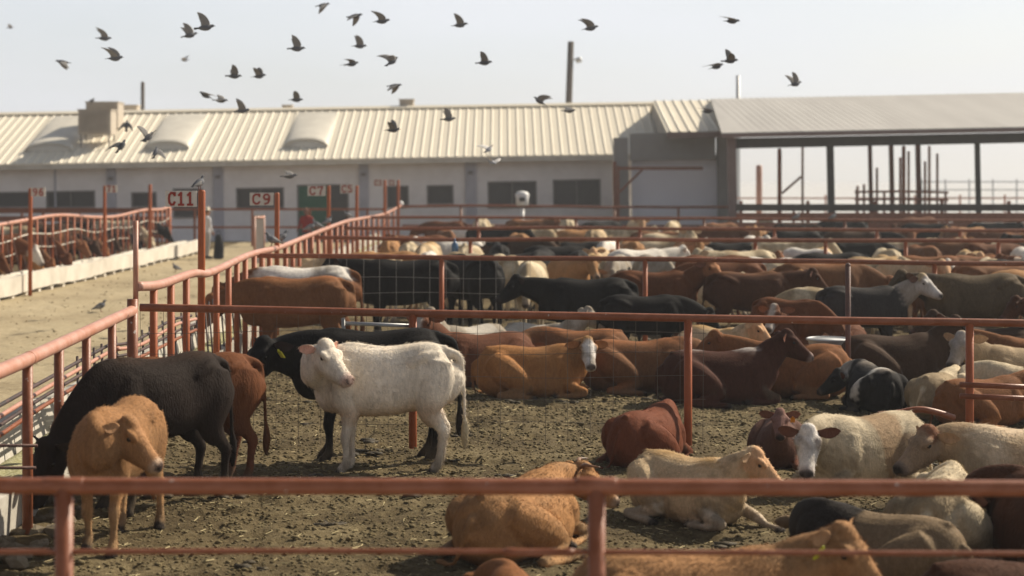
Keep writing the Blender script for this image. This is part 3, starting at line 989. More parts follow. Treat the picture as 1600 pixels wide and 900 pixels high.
def cross_fence(name, label, group, d, px0, y0, px1, y1, r, posts, m, mpost=None, lowers=(), mesh=None, base_z=0.0, r_post=None, xover=0.0, seed=1, wob=.02):
    """pipe fence across the pens; rail heights from the photograph at the two ends"""
    a, b = D(px0, y0, d), D(px1, y1, d)
    root = empty(name, (a.x, d, 0))
    tag(root, label, "fence", group)
    off = Vector((-a.x, -d, 0))
    if xover:
        k = (b.z - a.z) / (b.x - a.x)
        b = Vector((b.x + xover, d, b.z + k * xover))
    P = polyline_rail([a + off, b + off], 60, wob=wob, seed=seed)
    mb = MB(); mb.tube(P, r, 14)
    L = np.linalg.norm(P[-1] - P[0])
    mb.build("top_rail", m, root, True)
    zat = lambda xx: float(np.interp(xx, P[:, 0], P[:, 2]))
    for px in posts:
        xx = (px - CX) * d / FPX + off.x
        rp = r_post or r
        mb = MB(); mb.tube([(xx, .0, -.25), (xx, 0, .4), (xx, 0, zat(xx) - r * .25)], rp, 14)
        mb.ball((xx, 0, .015), (rp * 1.5, rp * 1.5, .03))
        mb.build("post", mpost or m, root, True)
    for (z, rr, mm) in lowers:
        Q = P.copy(); Q[:, 2] = z + (P[:, 2] - P[:, 2].mean()) * .4
        Q[:, 1] += r * .2
        mb = MB(); mb.tube(Q, rr, 8); mb.build("lower_rail", mm, root, True)
    if mesh:
        x0, x1, step, zs, wr = mesh
        mb = MB()
        for xx in np.arange(x0, x1, step):
            mb.tube([(xx + off.x, .045, .05), (xx + off.x + .01 * math.sin(xx * 7), .045, zat(min(xx + off.x, P[-1, 0])) - r)], wr, 4, False)
        for z in zs:
            xs_ = np.linspace(x0, x1, 24)
            mb.tube([(q + off.x, .05, z + .015 * math.sin(q * 2.1 + z * 5)) for q in xs_], wr, 4, False)
        mb.build("wire_mesh", M["wire"] if wr > .0026 else M["wire_dark"], root)
    return root


G_X = "red pipe fences crossing between the pens"
# nearest fence
f1 = cross_fence("pipe_fence", "thick red pipe fence nearest of all, crossing the bottom of the view with two posts", G_X, 7.9, -240, 758, 1840, 763, .0375,
                 [-310, 100, 932, 1764], M["pipe"], r_post=.0405, xover=.4, seed=3, wob=.006, lowers=())
mb = MB()
P = polyline_rail([D(-240, 863, 7.9), D(500, 861, 7.9), D(1840, 866, 7.9)], 40)
P -= np.array((f1.location.x, 7.9, 0))
mb.tube(P, .0125, 10); mb.build("lower_rail", M["pipe"], f1, True)
mb = MB(); q = D(845, 863, 7.9) - f1.location
mb.tube([(q.x - .165, 0, q.z), (q.x - .155, 0, q.z), (q.x - .12, 0, q.z), (q.x - .10, 0, q.z), (q.x + .11, 0, q.z), (q.x + .12, 0, q.z), (q.x + .155, 0, q.z)],
        [.017, .021, .021, .0175, .0175, .021, .016], 12)
mb.build("pipe_sleeve", M["pipe"], f1, True)
for px in (100, 932):
    mb = MB()
    q = D(px, 759, 7.9) - f1.location
    mb.tube([(q.x - .09, 0, q.z), (q.x - .085, 0, q.z), (q.x + .085, 0, q.z), (q.x + .09, 0, q.z)], [.0385, .0400, .0400, .0385], 16)
    mb.build("weld_collar", M["pipe"], f1, True)

# second fence, behind the pale calf, with wire mesh
d2 = 17.8
f2 = cross_fence("pipe_fence", "red pipe fence with wire mesh right behind the cream calf", G_X, d2, 219, 481, 1640, 506, .041, [645, 1075, 1515], M["pipe"], M["pipe_orange"], r_post=.042,
                 mesh=((219 - CX) * d2 / FPX, 2.0, .232, (.28, .52, .76, 1.0, 1.22), .0023), xover=7.0, seed=5, wob=.03)
mb = MB()
q = [D(1372, 648, 17.7), D(1400, 646, 17.65), D(1435, 640, 17.6), D(1462, 644, 17.62), D(1490, 653, 17.7)]
mb.tube(catmull([p - f2.location for p in q], 5), [.035] * 21, 10)
mb.build("bent_rail", M["pipe"], f2, True)
for yy in (604, 622):
    mb = MB(); q0, q1 = D(1500, yy - 3, 17.75) - f2.location, D(1640, yy + 2, 17.75) - f2.location
    mb.tube([q0, q1], .028, 10); mb.build("lower_rail", M["pipe"], f2, True)
mb = MB(); mb.tube([D(536, 497, 17.8) - f2.location, D(539, 560, 17.8) - f2.location], .02, 10); mb.build("mesh_stay", M["wire"], f2, True)
mb = MB(); mb.tube([D(536, 505, 17.83) - f2.location, D(640, 509, 17.83) - f2.location], .02, 10); mb.build("mesh_stay", M["pole_grey"], f2, True)

f3 = cross_fence("pipe_fence", "third red pipe fence, its thin rail level with the big black cattle", G_X, 28.0, 385, 400, 1640, 413, .040, [690, 1008, 1460, 1640], M["pipe"], M["pipe_orange"],
                 mesh=((385 - CX) * 28 / FPX, .4, .27, (.35, .65, .95, 1.2), .0028), xover=9, seed=8, wob=.05)
f4 = cross_fence("pipe_fence", "fourth red pipe fence, at the feet of the grey and white cattle", G_X, 38.5, 478, 372, 1640, 377, .045, [735, 965, 1180, 1290, 1415, 1560], M["pipe"], M["pipe_orange"], xover=12, seed=11, wob=.06)
f5 = cross_fence("pipe_fence", "fifth red pipe fence crossing the crowded middle pens", G_X, 47.5, 536, 355, 1640, 361, .047, [748, 1000, 1210, 1370, 1500], M["pipe"], M["pipe_orange"], xover=14, seed=13, wob=.07)
f6 = cross_fence("pipe_fence", "sixth red pipe fence beyond the crowded middle pens", G_X, 58.5, 576, 339, 1640, 345, .05, [745, 900, 1100, 1320, 1480], M["pipe"], xover=16, seed=15, wob=.07)
f7 = cross_fence("pipe_fence", "farthest red pipe fence, running below the building windows", G_X, 73.0, 628, 322, 1640, 327, .055, [720, 960, 1060, 1240], M["pipe"], xover=18, seed=17, wob=.08,
                 lowers=((1.15, .045, M["pipe"]), (.8, .045, M["pipe"])))
# lone tall post in the second pen
q = G(1325, 612)
mb = MB(); zt = D(1325, 415, q.y).z
mb.tube([(0, 0, -.2), (0, 0, zt)], .036, 12); mb.ball((0, 0, zt), .038)
o = mb.build("fence_post", M["pipe_dark"], None, True); o.location = (q.x, q.y, 0)
tag(o, "tall dark weathered post standing alone among the lying cattle", "post")

# the feed fence along the alley
feed = empty("feed_fence", (fence_xy[2][0], fence_xy[2][1], 0))
tag(feed, "long red feed fence of upright pipes running back along the dirt alley", "fence")
fo = np.array(feed.location)


def smooth_rail(tab, sub):
    return catmull([((px - CX) * d / FPX, d, z) for px, d, z in tab], sub) - fo


P1, P2 = smooth_rail(FEED, 10), smooth_rail(FEED2, 10)
mb = MB(); mb.tube(P1, .056, 16); mb.build("top_rail", M["pipe_faded"], feed, True)
mb = MB(); mb.tube(P2, .052, 14); mb.build("top_rail", M["pipe_faded"], feed, True)
mb = MB()
q = D(44, 563, 13.55) - feed.location
mb.tube([P1[24] - (P1[25] - P1[24]) * .12, P1[24], P1[24] + (P1[25] - P1[24]) * .12], [.0575, .059, .0575], 16)
mb.build("weld_collar", M["pipe_faded"], feed, True)


def feed_post(px, d, zt, r, m=None):
    x = (px - CX) * d / FPX
    mb = MB()
    mb.tube([(x - fo[0], d - fo[1], -.2), (x - fo[0], d - fo[1], zt)], r, 12)
    mb.build("post", m or M["pipe_orange"], feed, True)


for px, d in ((-270, 9.55), (-200, 10.2), (-130, 10.9), (-62, 11.75), (43, 13.5), (92, 14.65), (135, 15.9), (175, 17.05)):
    feed_post(px, d, 1.39, .042, M["pipe"])
feed_post(207, 18.3, 1.53, .058, M["pipe"])
z2 = lambda px: lerp_tab([(a, c) for a, b, c in FEED2], px)
d_of = lambda px: lerp_tab([(a, b) for a, b, c in FEED2], px)
for px in (240, 267, 291, 338, 357, 370, 383, 397, 409, 421, 446, 457, 467, 477, 487, 497, 507, 517, 526, 534, 543, 551, 559, 567, 575, 583, 591, 599, 607, 615, 622):
    feed_post(px, d_of(px), z2(px) - .03, .043 if px < 400 else .048)
mb = MB(); mb.ball(P2[-1] + np.array((0, 0, .08)), .13); mb.build("post_cap", M["white"], feed, True)
mb = MB(); mb.tube([(P2[0][0] - .02, P2[0][1], 1.45), (P2[0][0] - .02, P2[0][1], 2.36)], .028, 10); mb.build("gate_pin", M["pipe_faded"], feed, True)
# neck rails and slanting bars on the alley side
T12 = FEED + FEED2
for dz, m_, rr, dx in ((.98, "pipe_faded", .021, -.20), (.90, "cable", .017, -.21), (.82, "pipe", .02, -.20), (1.03, "cable", .018, -.26)):
    mb = MB()
    P = catmull([((px - CX) * d / FPX + dx, d, dz + .02 * math.sin(d * 1.7 + dz * 9)) for px, d, z in T12[:9]], 8) - fo
    mb.tube(P, rr, 8); mb.build("neck_rail", M[m_], feed, True)
for k, d in enumerate(np.arange(16.2, 27.5, .42)):
    x = feed_x(d) - fo[0]
    mb = MB(); mb.tube([(x - .14, d - fo[1], .30), (x - .30, d - fo[1] + .55, 1.08)], .014, 6)
    mb.build("slanting_bar", M["cable"], feed, True)
for d, z in ((13.05, .62), (13.1, .78), (11.2, .62)):
    x = feed_x(d) - fo[0]
    mb = MB(); mb.tube([(x - .75, d - fo[1], z), (x + .16, d - fo[1], z)], .012, 8); mb.build("stay_rod", M["pipe_dark"], feed, True)

# concrete feed bunk outside it, with feed in it
dd = np.arange(8.0, 74.1, .5)
mb, fd = MB(), MB()
prof = [(-.14, -.02), (-.12, .36), (-.22, .37), (-.27, .16), (-.80, .16), (-.90, .50), (-1.02, .50), (-1.08, -.02)]
V, F = [], []
for i, d in enumerate(dd):
    xx = feed_x(d)
    for a, b in prof:
        V.append((xx + a, d, b + .012 * math.sin(d * 3.1 + a * 9)))
n = len(prof)
for i in range(len(dd) - 1):
    for j in range(n - 1):
        F.append((i * n + j, (i + 1) * n + j, (i + 1) * n + j + 1, i * n + j + 1))
F += [tuple(range(n)), tuple(reversed([(len(dd) - 1) * n + j for j in range(n)]))]
bunk = empty("feed_bunk", (feed_x(12), 12, 0))
tag(bunk, "long pale concrete feed bunk at the outer foot of the red feed fence", "feed trough")
mb.add(np.array(V) - np.array(bunk.location), F)
mb.build("trough", M["concrete"], bunk)
xs_ = np.linspace(-.80, -.26, 8)
ys_ = np.arange(8.05, 74, .12)
V = [(feed_x(d) + a, d, .165 + .16 * float(fbm(np.array(a * 5.), np.array(d * 2.3), 3, 6)) * math.sin((a + .80) / .54 * math.pi) ** .5) for d in ys_ for a in xs_]
F = [(i * 8 + j, i * 8 + j + 1, (i + 1) * 8 + j + 1, (i + 1) * 8 + j) for i in range(len(ys_) - 1) for j in range(7)]
fd.add(np.array(V) - np.array(bunk.location), F)
o = fd.build("silage", M["feed"], None, True); o.location = bunk.location
tag(o, "greenish chopped feed lying in the concrete bunk by the red fence", "feed", kind="stuff")
# broken concrete block by the near end of the bunk
rb = np.random.default_rng(4)
mb = MB()
for k in range(60):
    d = rb.uniform(12.4, 15.5); x = feed_x(d) + rb.uniform(-.16, .22)
    s = rb.uniform(.03, .085)
    mb.add(ico * rb.uniform(.7, 1.25, (12, 1)) * s * np.array((1.2, 1, .8)) + (x, d, .02 + s * .3), icf)
tag(mb.build("rubble", M["rubble"]), "broken lumps of concrete and earth below the near posts of the feed fence", "rubble", kind="stuff")

# ------------------------------------------------------------------ far side of the alley: white bunk, wavy fence
ax = -11.75
mb = MB()
prof = [(.03, .09), (.03, .50), (-.10, .51), (-.16, .24), (-.62, .24), (-.68, .44), (-.78, .44), (-.76, .09)]
dd = np.arange(30, 66.6, .6)
V, F = [], []
for d in dd:
    for a, b in prof:
        V.append((a, d - 40, b + .02 * math.sin(d * .9) + .012 * math.sin(d * 4.3)))
for i in range(len(dd) - 1):
    for j in range(n - 1):
        F.append((i * n + j, (i + 1) * n + j, (i + 1) * n + j + 1, i * n + j + 1))
F += [tuple(range(n)), tuple(reversed([(len(dd) - 1) * n + j for j in range(n)]))]
mb.add(V, F)
F2 = [(i * n, (i + 1) * n, (i + 1) * n + n - 1, i * n + n - 1) for i in range(len(dd) - 1)]
mb.f += F2
o = empty("feed_bunk", (ax, 40, 0)); mb.build("trough", M["concrete_far"], o)
for d in np.arange(30.4, 66, 1.15):
    s_ = MB(); s_.box((-.36, d - 40, .04), (.70, .2, .12)); s_.build("support", M["concrete_far"], o)
tag(o, "whitewashed feed bunk along the far side of the dirt alley", "feed trough")
wf = empty("wavy_fence", (ax - .85, 40, 0))
tag(wf, "wavy pink-red pipe fence with cables behind the whitewashed bunk", "fence")
FAR = [(30, 1.70), (36, 1.62), (40, 1.62), (44, 1.72), (48, 1.80), (52, 1.66), (55, 1.62), (59, 1.74), (62, 1.72), (63.5, 1.80)]
P = catmull([(0, d - 40, z) for d, z in FAR], 6)
mb = MB(); mb.tube(P, .048, 12); mb.build("top_rail", M["pipe_faded"], wf, True)
for dz, amp in ((1.28, .05), (.92, .05)):
    Q = P.copy(); Q[:, 2] = dz + (P[:, 2] - 1.70) * .8 + amp * np.sin(Q[:, 1] * 1.3 + dz)
    mb = MB(); mb.tube(Q, .017, 6); mb.build("cable", M["concrete_far"], wf, True)
for d in np.arange(31, 63, .62):
    mb = MB(); mb.tube([(.06, d - 40, 1.32), (.06, d - 40 + .62, .42)], .018, 5); mb.build("slanting_bar", M["pipe_dark"], wf)
for d in np.arange(31, 63.6, .78):
    z = lerp_tab(FAR, d)
    mb = MB(); mb.tube([(0, d - 40, -.1), (0, d - 40, z - .02)], .034, 8); mb.build("post", M["pipe_orange"], wf, True)
mb = MB(); mb.tube([(0, 23.5, -.1), (0, 23.5, 1.86)], .07, 10); mb.build("end_post", M["pipe_orange"], wf, True)
# red fences further back on the left
for k, (d, px1, yt, lab) in enumerate(((66, 268, 329, "dark red plank fence behind the left pens, under the low dark windows"), (72, 600, 327, "thin red pipe fence in front of the green door"))):
    x0, x1 = (-330 - CX) * d / FPX, (px1 - CX) * d / FPX
    zt = CAMH - (yt - HY) * d / FPX
    root = empty("rail_fence", ((x0 + x1) / 2, d, 0)); tag(root, lab, "fence")
    w = (x1 - x0)
    for z in ((zt, zt - .32, zt - .64, zt - .96) if k == 0 else (zt, zt - .75)):
        mb = MB(); mb.box((0, 0, z), (w, .06, .20 if k == 0 else .09)); mb.build("plank" if k == 0 else "rail", M["pipe"], root)
    for x in np.arange(-w / 2 + .1, w / 2, 2.4):
        mb = MB(); mb.box((x, .06, zt / 2), (.09, .06, zt + .1)); mb.build("post", M["pipe"], root)


# ------------------------------------------------------------------ pen signs on posts
GLY = {
    "C": [[(.9, .78), (.72, .97), (.4, 1), (.14, .82), (.06, .5), (.14, .18), (.4, 0), (.72, .03), (.9, .22)], [(.9, .78), (.9, 1.0)]],
    "1": [[(.18, .80), (.52, 1.0), (.52, 0)], [(.18, 0), (.86, 0)]],
    "9": [[(.86, .66), (.66, .48), (.3, .48), (.12, .70), (.26, .96), (.62, 1.0), (.86, .78), (.84, .4), (.66, .08), (.28, 0)]],
    "7": [[(.08, .86), (.1, 1), (.9, 1), (.58, .5), (.46, 0)]],
    "6": [[(.8, .94), (.5, 1), (.2, .76), (.1, .36), (.26, .04), (.62, 0), (.86, .22), (.76, .5), (.46, .58), (.14, .4)]],
    "5": [[(.84, 1), (.2, 1), (.16, .56), (.5, .62), (.84, .42), (.8, .12), (.46, 0), (.1, .12)]],
    "3": [[(.12, .88), (.44, 1), (.8, .86), (.74, .6), (.44, .52), (.8, .42), (.86, .14), (.5, 0), (.1, .12)]],
    "0": [[(.5, 1), (.14, .8), (.1, .3), (.5, 0), (.88, .3), (.86, .8), (.5, 1)]],
    "8": [[(.5, .54), (.16, .74), (.5, 1), (.84, .74), (.5, .54), (.1, .26), (.5, 0), (.9, .26), (.5, .54)]],
}


def lettering(text, h, w, stroke):
    mb = MB()
    n = len(text)
    cw = w / n
    for i, ch in enumerate(text):
        x0 = -w / 2 + i * cw + cw * .12
        for st in GLY[ch]:
            pts = [(x0 + a * cw * .76, b * h - h / 2) for a, b in st]
            for (xa, za), (xb, zb) in zip(pts[:-1], pts[1:]):
                dx, dz = xb - xa, zb - za
                L = math.hypot(dx, dz) + 1e-9
                ux, uz = dx / L * stroke * .35, dz / L * stroke * .35
                nx, nz = -dz / L * stroke / 2, dx / L * stroke / 2
                q = [(xa - ux + nx, za - uz + nz), (xb + ux + nx, zb + uz + nz), (xb + ux - nx, zb + uz - nz), (xa - ux - nx, za - uz - nz)]
                yj = -.0005 * (len(mb.f) % 7)
                mb.add([(a, yj - .004, b) for a, b in q] + [(a, yj, b) for a, b in q],
                       [(0, 1, 2, 3), (7, 6, 5, 4), (0, 4, 5, 1), (1, 5, 6, 2), (2, 6, 7, 3), (3, 7, 4, 0)])
    return mb


def sign_post(px, ytop, d, text, plate, label, r=.042, base=0.0):
    """plate: pixel box x0, y0, x1, y1"""
    x = (px - CX) * d / FPX
    zt = CAMH - (ytop - HY) * d / FPX
    root = empty("sign_post", (x, d, base))
    tag(root, label, "sign post", "numbered posts along the alleys")
    mb = MB(); mb.tube([(0, 0, -.1), (.01, 0, zt - .02), (.01, 0, zt)], [r, r, r * .8], 12); mb.build("post", M["pipe_orange"], root, True)
    if plate:
        s = d / FPX
        cx, cz = ((plate[0] + plate[2]) / 2 - CX) * s - x, CAMH - ((plate[1] + plate[3]) / 2 - HY) * s
        w, h = (plate[2] - plate[0]) * s, (plate[3] - plate[1]) * s
        mb = MB(); mb.box((cx, -r - .012, cz), (w, .02, h)); p = mb.build("sign_plate", M["sign"], root)
        if text:
            l = lettering(text, h * .74, w * .86, h * .14)
            lo = l.build("lettering", M["letter"], p)
            lo.location = (cx, -r - .0255, cz)
    return root


sign_post(314, 297, 21.9, "C11", (260, 298, 309, 323), "thick orange post with a white plate reading C11 in red", .047)
sign_post(432, 301, 30.9, "C9", (391, 301, 428, 321), "orange post with a white plate reading C9 in red", .045)
sign_post(513, 290, 43.0, "C7", (481, 290, 509, 306), "orange post with a white plate reading C7 beside the green door", .045)
sign_post(557, 290, 53.5, "C5", (532, 288, 553, 302), "orange post with a faded plate reading C5 right of the green door", .05)
sign_post(601, 281, 66.0, "C3", (584, 280, 598, 291), "thin red post with a small faded plate, left of two near the white rail cap", .06)
sign_post(622, 281, 72.0, "C1", (607, 280, 618, 290), "thin red post with a small faded plate, right of two near the white rail cap", .06)
sign_post(47, 294, 41.5, "96", (50, 293, 72, 307), "red post with a plate reading 96 behind the far white bunk", .05)
sign_post(163, 290, 51.0, "71", (166, 289, 184, 301), "red post with a plate reading 71 over the wavy fence", .05)
sign_post(234, 288, 58.5, None, None, "bare red post at the far end of the wavy fence", .06)

# ------------------------------------------------------------------ long sale barn
BD = 80.0
bx0 = (520 - CX) * BD / FPX
TILT = .0165
barn = empty("barn", (bx0, BD, 0))
barn.rotation_euler = (0, -TILT, 0)
tag(barn, "long low grey-white barn with cream ribbed roof, dark windows and a green door", "barn")
lx = lambda px, dd=BD: (px - CX) * dd / FPX - bx0


def lz(px, py, dd=BD):
    return CAMH - (py - HY) * dd / FPX - TILT * lx(px, dd)


XL, XR = -34.0, lx(1048)
eave_z, ridge_z, run = 3.98, 6.32, 6.6
OPEN = [("window", -60, 52, 300, 325), ("window", 73, 150, 298, 325), ("window", 206, 246, 300, 324), ("window", 271, 318, 294, 340), ("window", 370, 445, 293, 326), ("door", 465, 546, 288, 374),
        ("window", 605, 640, 290, 325), ("window", 668, 710, 289, 320), ("window", 763, 840, 283, 325), ("window", 865, 940, 280, 323)]
mb = MB()
# front wall built between the openings
segs = sorted([(lx(a), lx(b), lz((a + b) / 2, y1), lz((a + b) / 2, y0)) for _, a, b, y0, y1 in OPEN])
cur = XL
for a, b, z0, z1 in segs:
    mb.box(((cur + a) / 2, .15, 1.85), (a - cur, .3, 4.1))
    z0 = max(z0, 0)
    if z0 > .05: mb.box(((a + b) / 2, .15, (z0 - .2) / 2), (b - a, .3, z0 + .2))
    mb.box(((a + b) / 2, .15, (z1 + 3.9) / 2), (b - a, .3, 3.9 - z1))
    cur = b
xe = lx(958)
mb.box(((cur + xe) / 2, .15, 1.85), (xe - cur, .3, 4.1))
mb.box(((XL + XR) / 2, 13.0, 1.85), (XR - XL, .3, 4.1))
mb.box((XL + .15, 6.6, 1.85), (.3, 12.7, 4.1)); mb.box((xe - .15, 6.6, 1.85), (.28, 12.5, 4.08))
mb.build("wall", M["wall"], barn)
for kind, a, b, y0, y1 in OPEN:
    x0, x1 = lx(a), lx(b)
    z0, z1 = max(lz((a + b) / 2, y1), .02), lz((a + b) / 2, y0)
    if kind == "door":
        mb = MB(); mb.box(((x0 + x1) / 2, .24, (z0 + z1) / 2), (x1 - x0, .04, z1 - z0)); wdw = mb.build("doorway", M["window"], barn)
        xm = lx(515)
        mb = MB(); mb.box(((x0 + xm) / 2, .10, (z0 + z1) / 2), (xm - x0, .05, z1 - z0 - .04)); dr = mb.build("door", M["door"], barn)
        mb = MB(); mb.ball((xm - .12, .05, 1.0), .05); mb.build("handle", M["pole_grey"], dr, True)
        fr = wdw
    else:
        mb = MB(); mb.box(((x0 + x1) / 2, .18, (z0 + z1) / 2), (x1 - x0 - .01, .04, z1 - z0 - .01)); fr = mb.build("window", M["window"], barn)
    t = .07
    mb = MB()
    mb.box((x0 + t / 2, .06, (z0 + z1) / 2), (t, .14, z1 - z0)); mb.box((x1 - t / 2, .06, (z0 + z1) / 2), (t, .14, z1 - z0))
    mb.box(((x0 + x1) / 2, .06, z1 - t / 2), (x1 - x0 - 2 * t, .135, t))
    if kind == "window":
        mb.box(((x0 + x1) / 2, .02, z0 + t / 2), (x1 - x0 - 2 * t, .22, t))
        if x1 - x0 > 1.8: mb.box(((x0 + x1) / 2, .09, (z0 + z1) / 2), (.045, .10, z1 - z0 - 2 * t))
    mb.build("frame", M["winframe"], fr)
for px, w in ((176, .42), (343, .45), (570, .42), (737, .50)):
    mb = MB(); mb.box((lx(px), -.07, 1.9), (w, .135, 4.0)); mb.build("pilaster", M["pilaster"], barn)
    mb = MB(); mb.box((lx(px), -.20, 3.0), (.22, .12, .16)); mb.build("wall_lamp", M["winframe"], barn)
mb = MB(); mb.box((lx(88), -.03, 2.6), (.08, .06, 2.6)); mb.build("drainpipe", M["pilaster"], barn)
# roof of ribbed sheet, real ribs
mb = MB()
sl = (ridge_z - eave_z) / run
eo = .7
ex = np.array([-eo, run, run * 2 + eo])
Z = lambda y: eave_z + sl * (y if y <= run else 2 * run - y)
th = .06
for a, b in ((-eo, run), (run, 2 * run + eo)):
    mb.add([(XL - .4, a, Z(a)), (XR, a, Z(a)), (XR, b, Z(b)), (XL - .4, b, Z(b)), (XL - .4, a, Z(a) - th), (XR, a, Z(a) - th), (XR, b, Z(b) - th), (XL - .4, b, Z(b) - th)],
           [(0, 1, 2, 3), (7, 6, 5, 4), (0, 4, 5, 1), (1, 5, 6, 2), (2, 6, 7, 3), (3, 7, 4, 0)])
for x in np.arange(XL - .3, XR, .405):
    a, b = -eo, run
    w1, w2, h = .055, .022, .042
    mb.add([(x - w1, a, Z(a) + .002), (x - w2, a, Z(a) + h), (x + w2, a, Z(a) + h), (x + w1, a, Z(a) + .002), (x - w1, b, Z(b) + .002), (x - w2, b, Z(b) + h), (x + w2, b, Z(b) + h), (x + w1, b, Z(b) + .002)],
           [(0, 1, 5, 4), (1, 2, 6, 5), (2, 3, 7, 6), (0, 3, 2, 1)])
roof = mb.build("roof", M["roof"], barn)
mb = MB(); mb.add([(XL - .4, run - .3, Z(run - .3) + .09), (XR, run - .3, Z(run - .3) + .09), (XR, run, ridge_z + .12), (XL - .4, run, ridge_z + .12), (XR, run + .3, Z(run + .3) + .09), (XL - .4, run + .3, Z(run + .3) + .09)],
                  [(0, 1, 2, 3), (3, 2, 4, 5)])
mb.build("ridge_cap", M["roof"], roof)
mb = MB(); mb.box(((XL - .4 + XR) / 2, -eo + .05, Z(-eo) - .16), (XR - XL + .4, .06, .20)); mb.build("gutter", M["concrete_far"], barn)
mb = MB(); mb.box(((XL + xe) / 2, -.04, eave_z - .30), (xe - XL, .075, .34)); mb.build("fascia", M["gutter"], barn)
mb = MB(); mb.add([(XR - .02, -eo, Z(-eo) - .07), (XR - .02, 2 * run + eo, Z(-eo) - .07), (XR - .02, run, ridge_z - .07), (XR - .22, -eo, Z(-eo) - .07), (XR - .22, 2 * run + eo, Z(-eo) - .07), (XR - .22, run, ridge_z - .07)],
                  [(0, 1, 2), (5, 4, 3), (0, 3, 4, 1), (1, 4, 5, 2), (2, 5, 3, 0)])
mb.build("gable", M["wall_grey"], barn)
# barrel skylights: half-round bulges that flatten towards the ridge
for px, wpx in ((96, 72), (276, 68), (488, 66)):
    x = lx(px, 83); hw = wpx * 83 / FPX / 2
    V, F = [], []
    nu, nv = 14, 10
    for i in range(nv):
        t = i / (nv - 1)
        y = .9 + t * 5.2
        hgt = .34 * (1 - t) ** .9 + .03
        for j in range(nu + 1):
            a = math.pi * j / nu
            V.append((x - hw * math.cos(a), y, Z(y) + hgt * math.sin(a) + .01))
    for i in range(nv - 1):
        for j in range(nu):
            F.append((i * (nu + 1) + j, i * (nu + 1) + j + 1, (i + 1) * (nu + 1) + j + 1, (i + 1) * (nu + 1) + j))
    V.append((x, .9, Z(.9) + .005))
    for j in range(nu):
        F.append((len(V) - 1, j + 1, j))
    mb = MB(); mb.add(V, F)
    sk = mb.build("skylight", M["skylight"], roof, True)
    mb = MB()
    mb.tube([(x - hw * 1.02 * math.cos(math.pi * j / 16), .88, Z(.9) + .375 * math.sin(math.pi * j / 16) + .02) for j in range(17)], .035, 6)
    mb.build("skylight_rim", M["skylight"], sk, True)

# roof equipment
def cooler(px0, y0, px1, y1, d, depth, label, ac=True):
    s = d / FPX
    x0, x1 = (px0 - CX) * s, (px1 - CX) * s
    z0, z1 = CAMH - (y1 - HY) * s, CAMH - (y0 - HY) * s
    root = empty("roof_cooler", ((x0 + x1) / 2, d, z0)); tag(root, label, "air cooler", "coolers on the barn roof")
    w, h = x1 - x0, z1 - z0
    leg = .25 if ac else .02
    mb = MB(); mb.box((0, depth / 2, leg + (h - leg) / 2), (w, depth, h - leg)); mb.box((0, depth / 2, h + .02), (w + .08, depth + .08, .05)); mb.build("cabinet", M["cooler"], root)
    if ac:
        mb = MB()
        for k in range(14):
            mb.box((-.02 * w, -.02, leg + .12 + (h - leg - .24) * k / 13), (w * .84, .05, .035))
        mb.build("louvre", M["winframe"] if False else M["cooler"], root)
        for sx in (-1, 1):
            for sy in (.1, depth - .1):
                mb = MB(); mb.box((sx * (w / 2 - .1), sy, leg / 2 - .18), (.06, .06, leg + .35)); mb.build("leg", M["winframe"], root)
    return root


cooler(122, 172, 173, 218, 81.2, 1.2, "front beige box cooler on legs on the cream barn roof")
cooler(134, 160, 184, 208, 83.4, 1.3, "taller beige box cooler behind the front one on the barn roof")
cooler(186, 165, 214, 185, 87.5, .8, "small beige box just behind the barn ridge beside the coolers", False)
cooler(624, 156, 646, 172, 86.8, .8, "small pale vent box on the barn ridge above the middle windows", False)
cooler(441, 165, 456, 176, 87.0, .5, "tiny grey vent box on the barn ridge below a flying pigeon", False)

# ------------------------------------------------------------------ entrance block between barn and shed
ED = 76.5
ex0 = (1085 - CX) * ED / FPX
blk = empty("entrance_block", (ex0, ED, 0)); blk.rotation_euler = (0, -TILT, 0)
tag(blk, "grey passage block with a raised cream roof between barn and open shed", "building")
bl = lambda px: (px - CX) * ED / FPX - ex0
bz = lambda px, py: CAMH - (py - HY) * ED / FPX - TILT * bl(px)
zE = bz(1085, 207)
mb = MB(); mb.box((bl(973), .35, zE / 2 - .6), (.62, .7, zE + .85)); mb.build("pillar", M["wall_grey"], blk)
mb = MB(); mb.box((bl(1137), .35, zE / 2 - .25), (.72, .7, zE + .3)); mb.build("pillar", M["wall_grey"], blk)
mb = MB(); mb.box((bl(962), -.06, 1.8), (.16, .12, 3.7)); mb.build("red_post", M["pipe"], blk)
z250 = bz(1052, 250)
mb = MB(); mb.box(((bl(983) + bl(1126)) / 2, .35, (z250 + zE) / 2), (bl(1126) - bl(983) - .3, .6, zE - z250)); mb.build("lintel", M["wall_grey"], blk)
mb = MB(); mb.box(((bl(990) + bl(1124)) / 2, .62, 1.45), (bl(1124) - bl(990), .1, 4.9)); mb.build("back_wall", M["wall_lilac"], blk)
mb = MB()
xa, xb = bl(1043), bl(1140)
rz_ = zE + 1.72
for a, b, za, zb in ((-.7, 6.8, zE + .02, rz_), (6.8, 14.0, rz_, zE + .1)):
    xa2, xb2 = xb + (.55 if a > 0 else 0), xb + .55
    mb.add([(xa, a, za), (xa2, a, za), (xb2, b, zb), (xa, b, zb), (xa, a, za - .1), (xa2, a, za - .1), (xb2, b, zb - .1), (xa, b, zb - .1)],
           [(0, 1, 2, 3), (7, 6, 5, 4), (0, 4, 5, 1), (1, 5, 6, 2), (2, 6, 7, 3), (3, 7, 4, 0)])
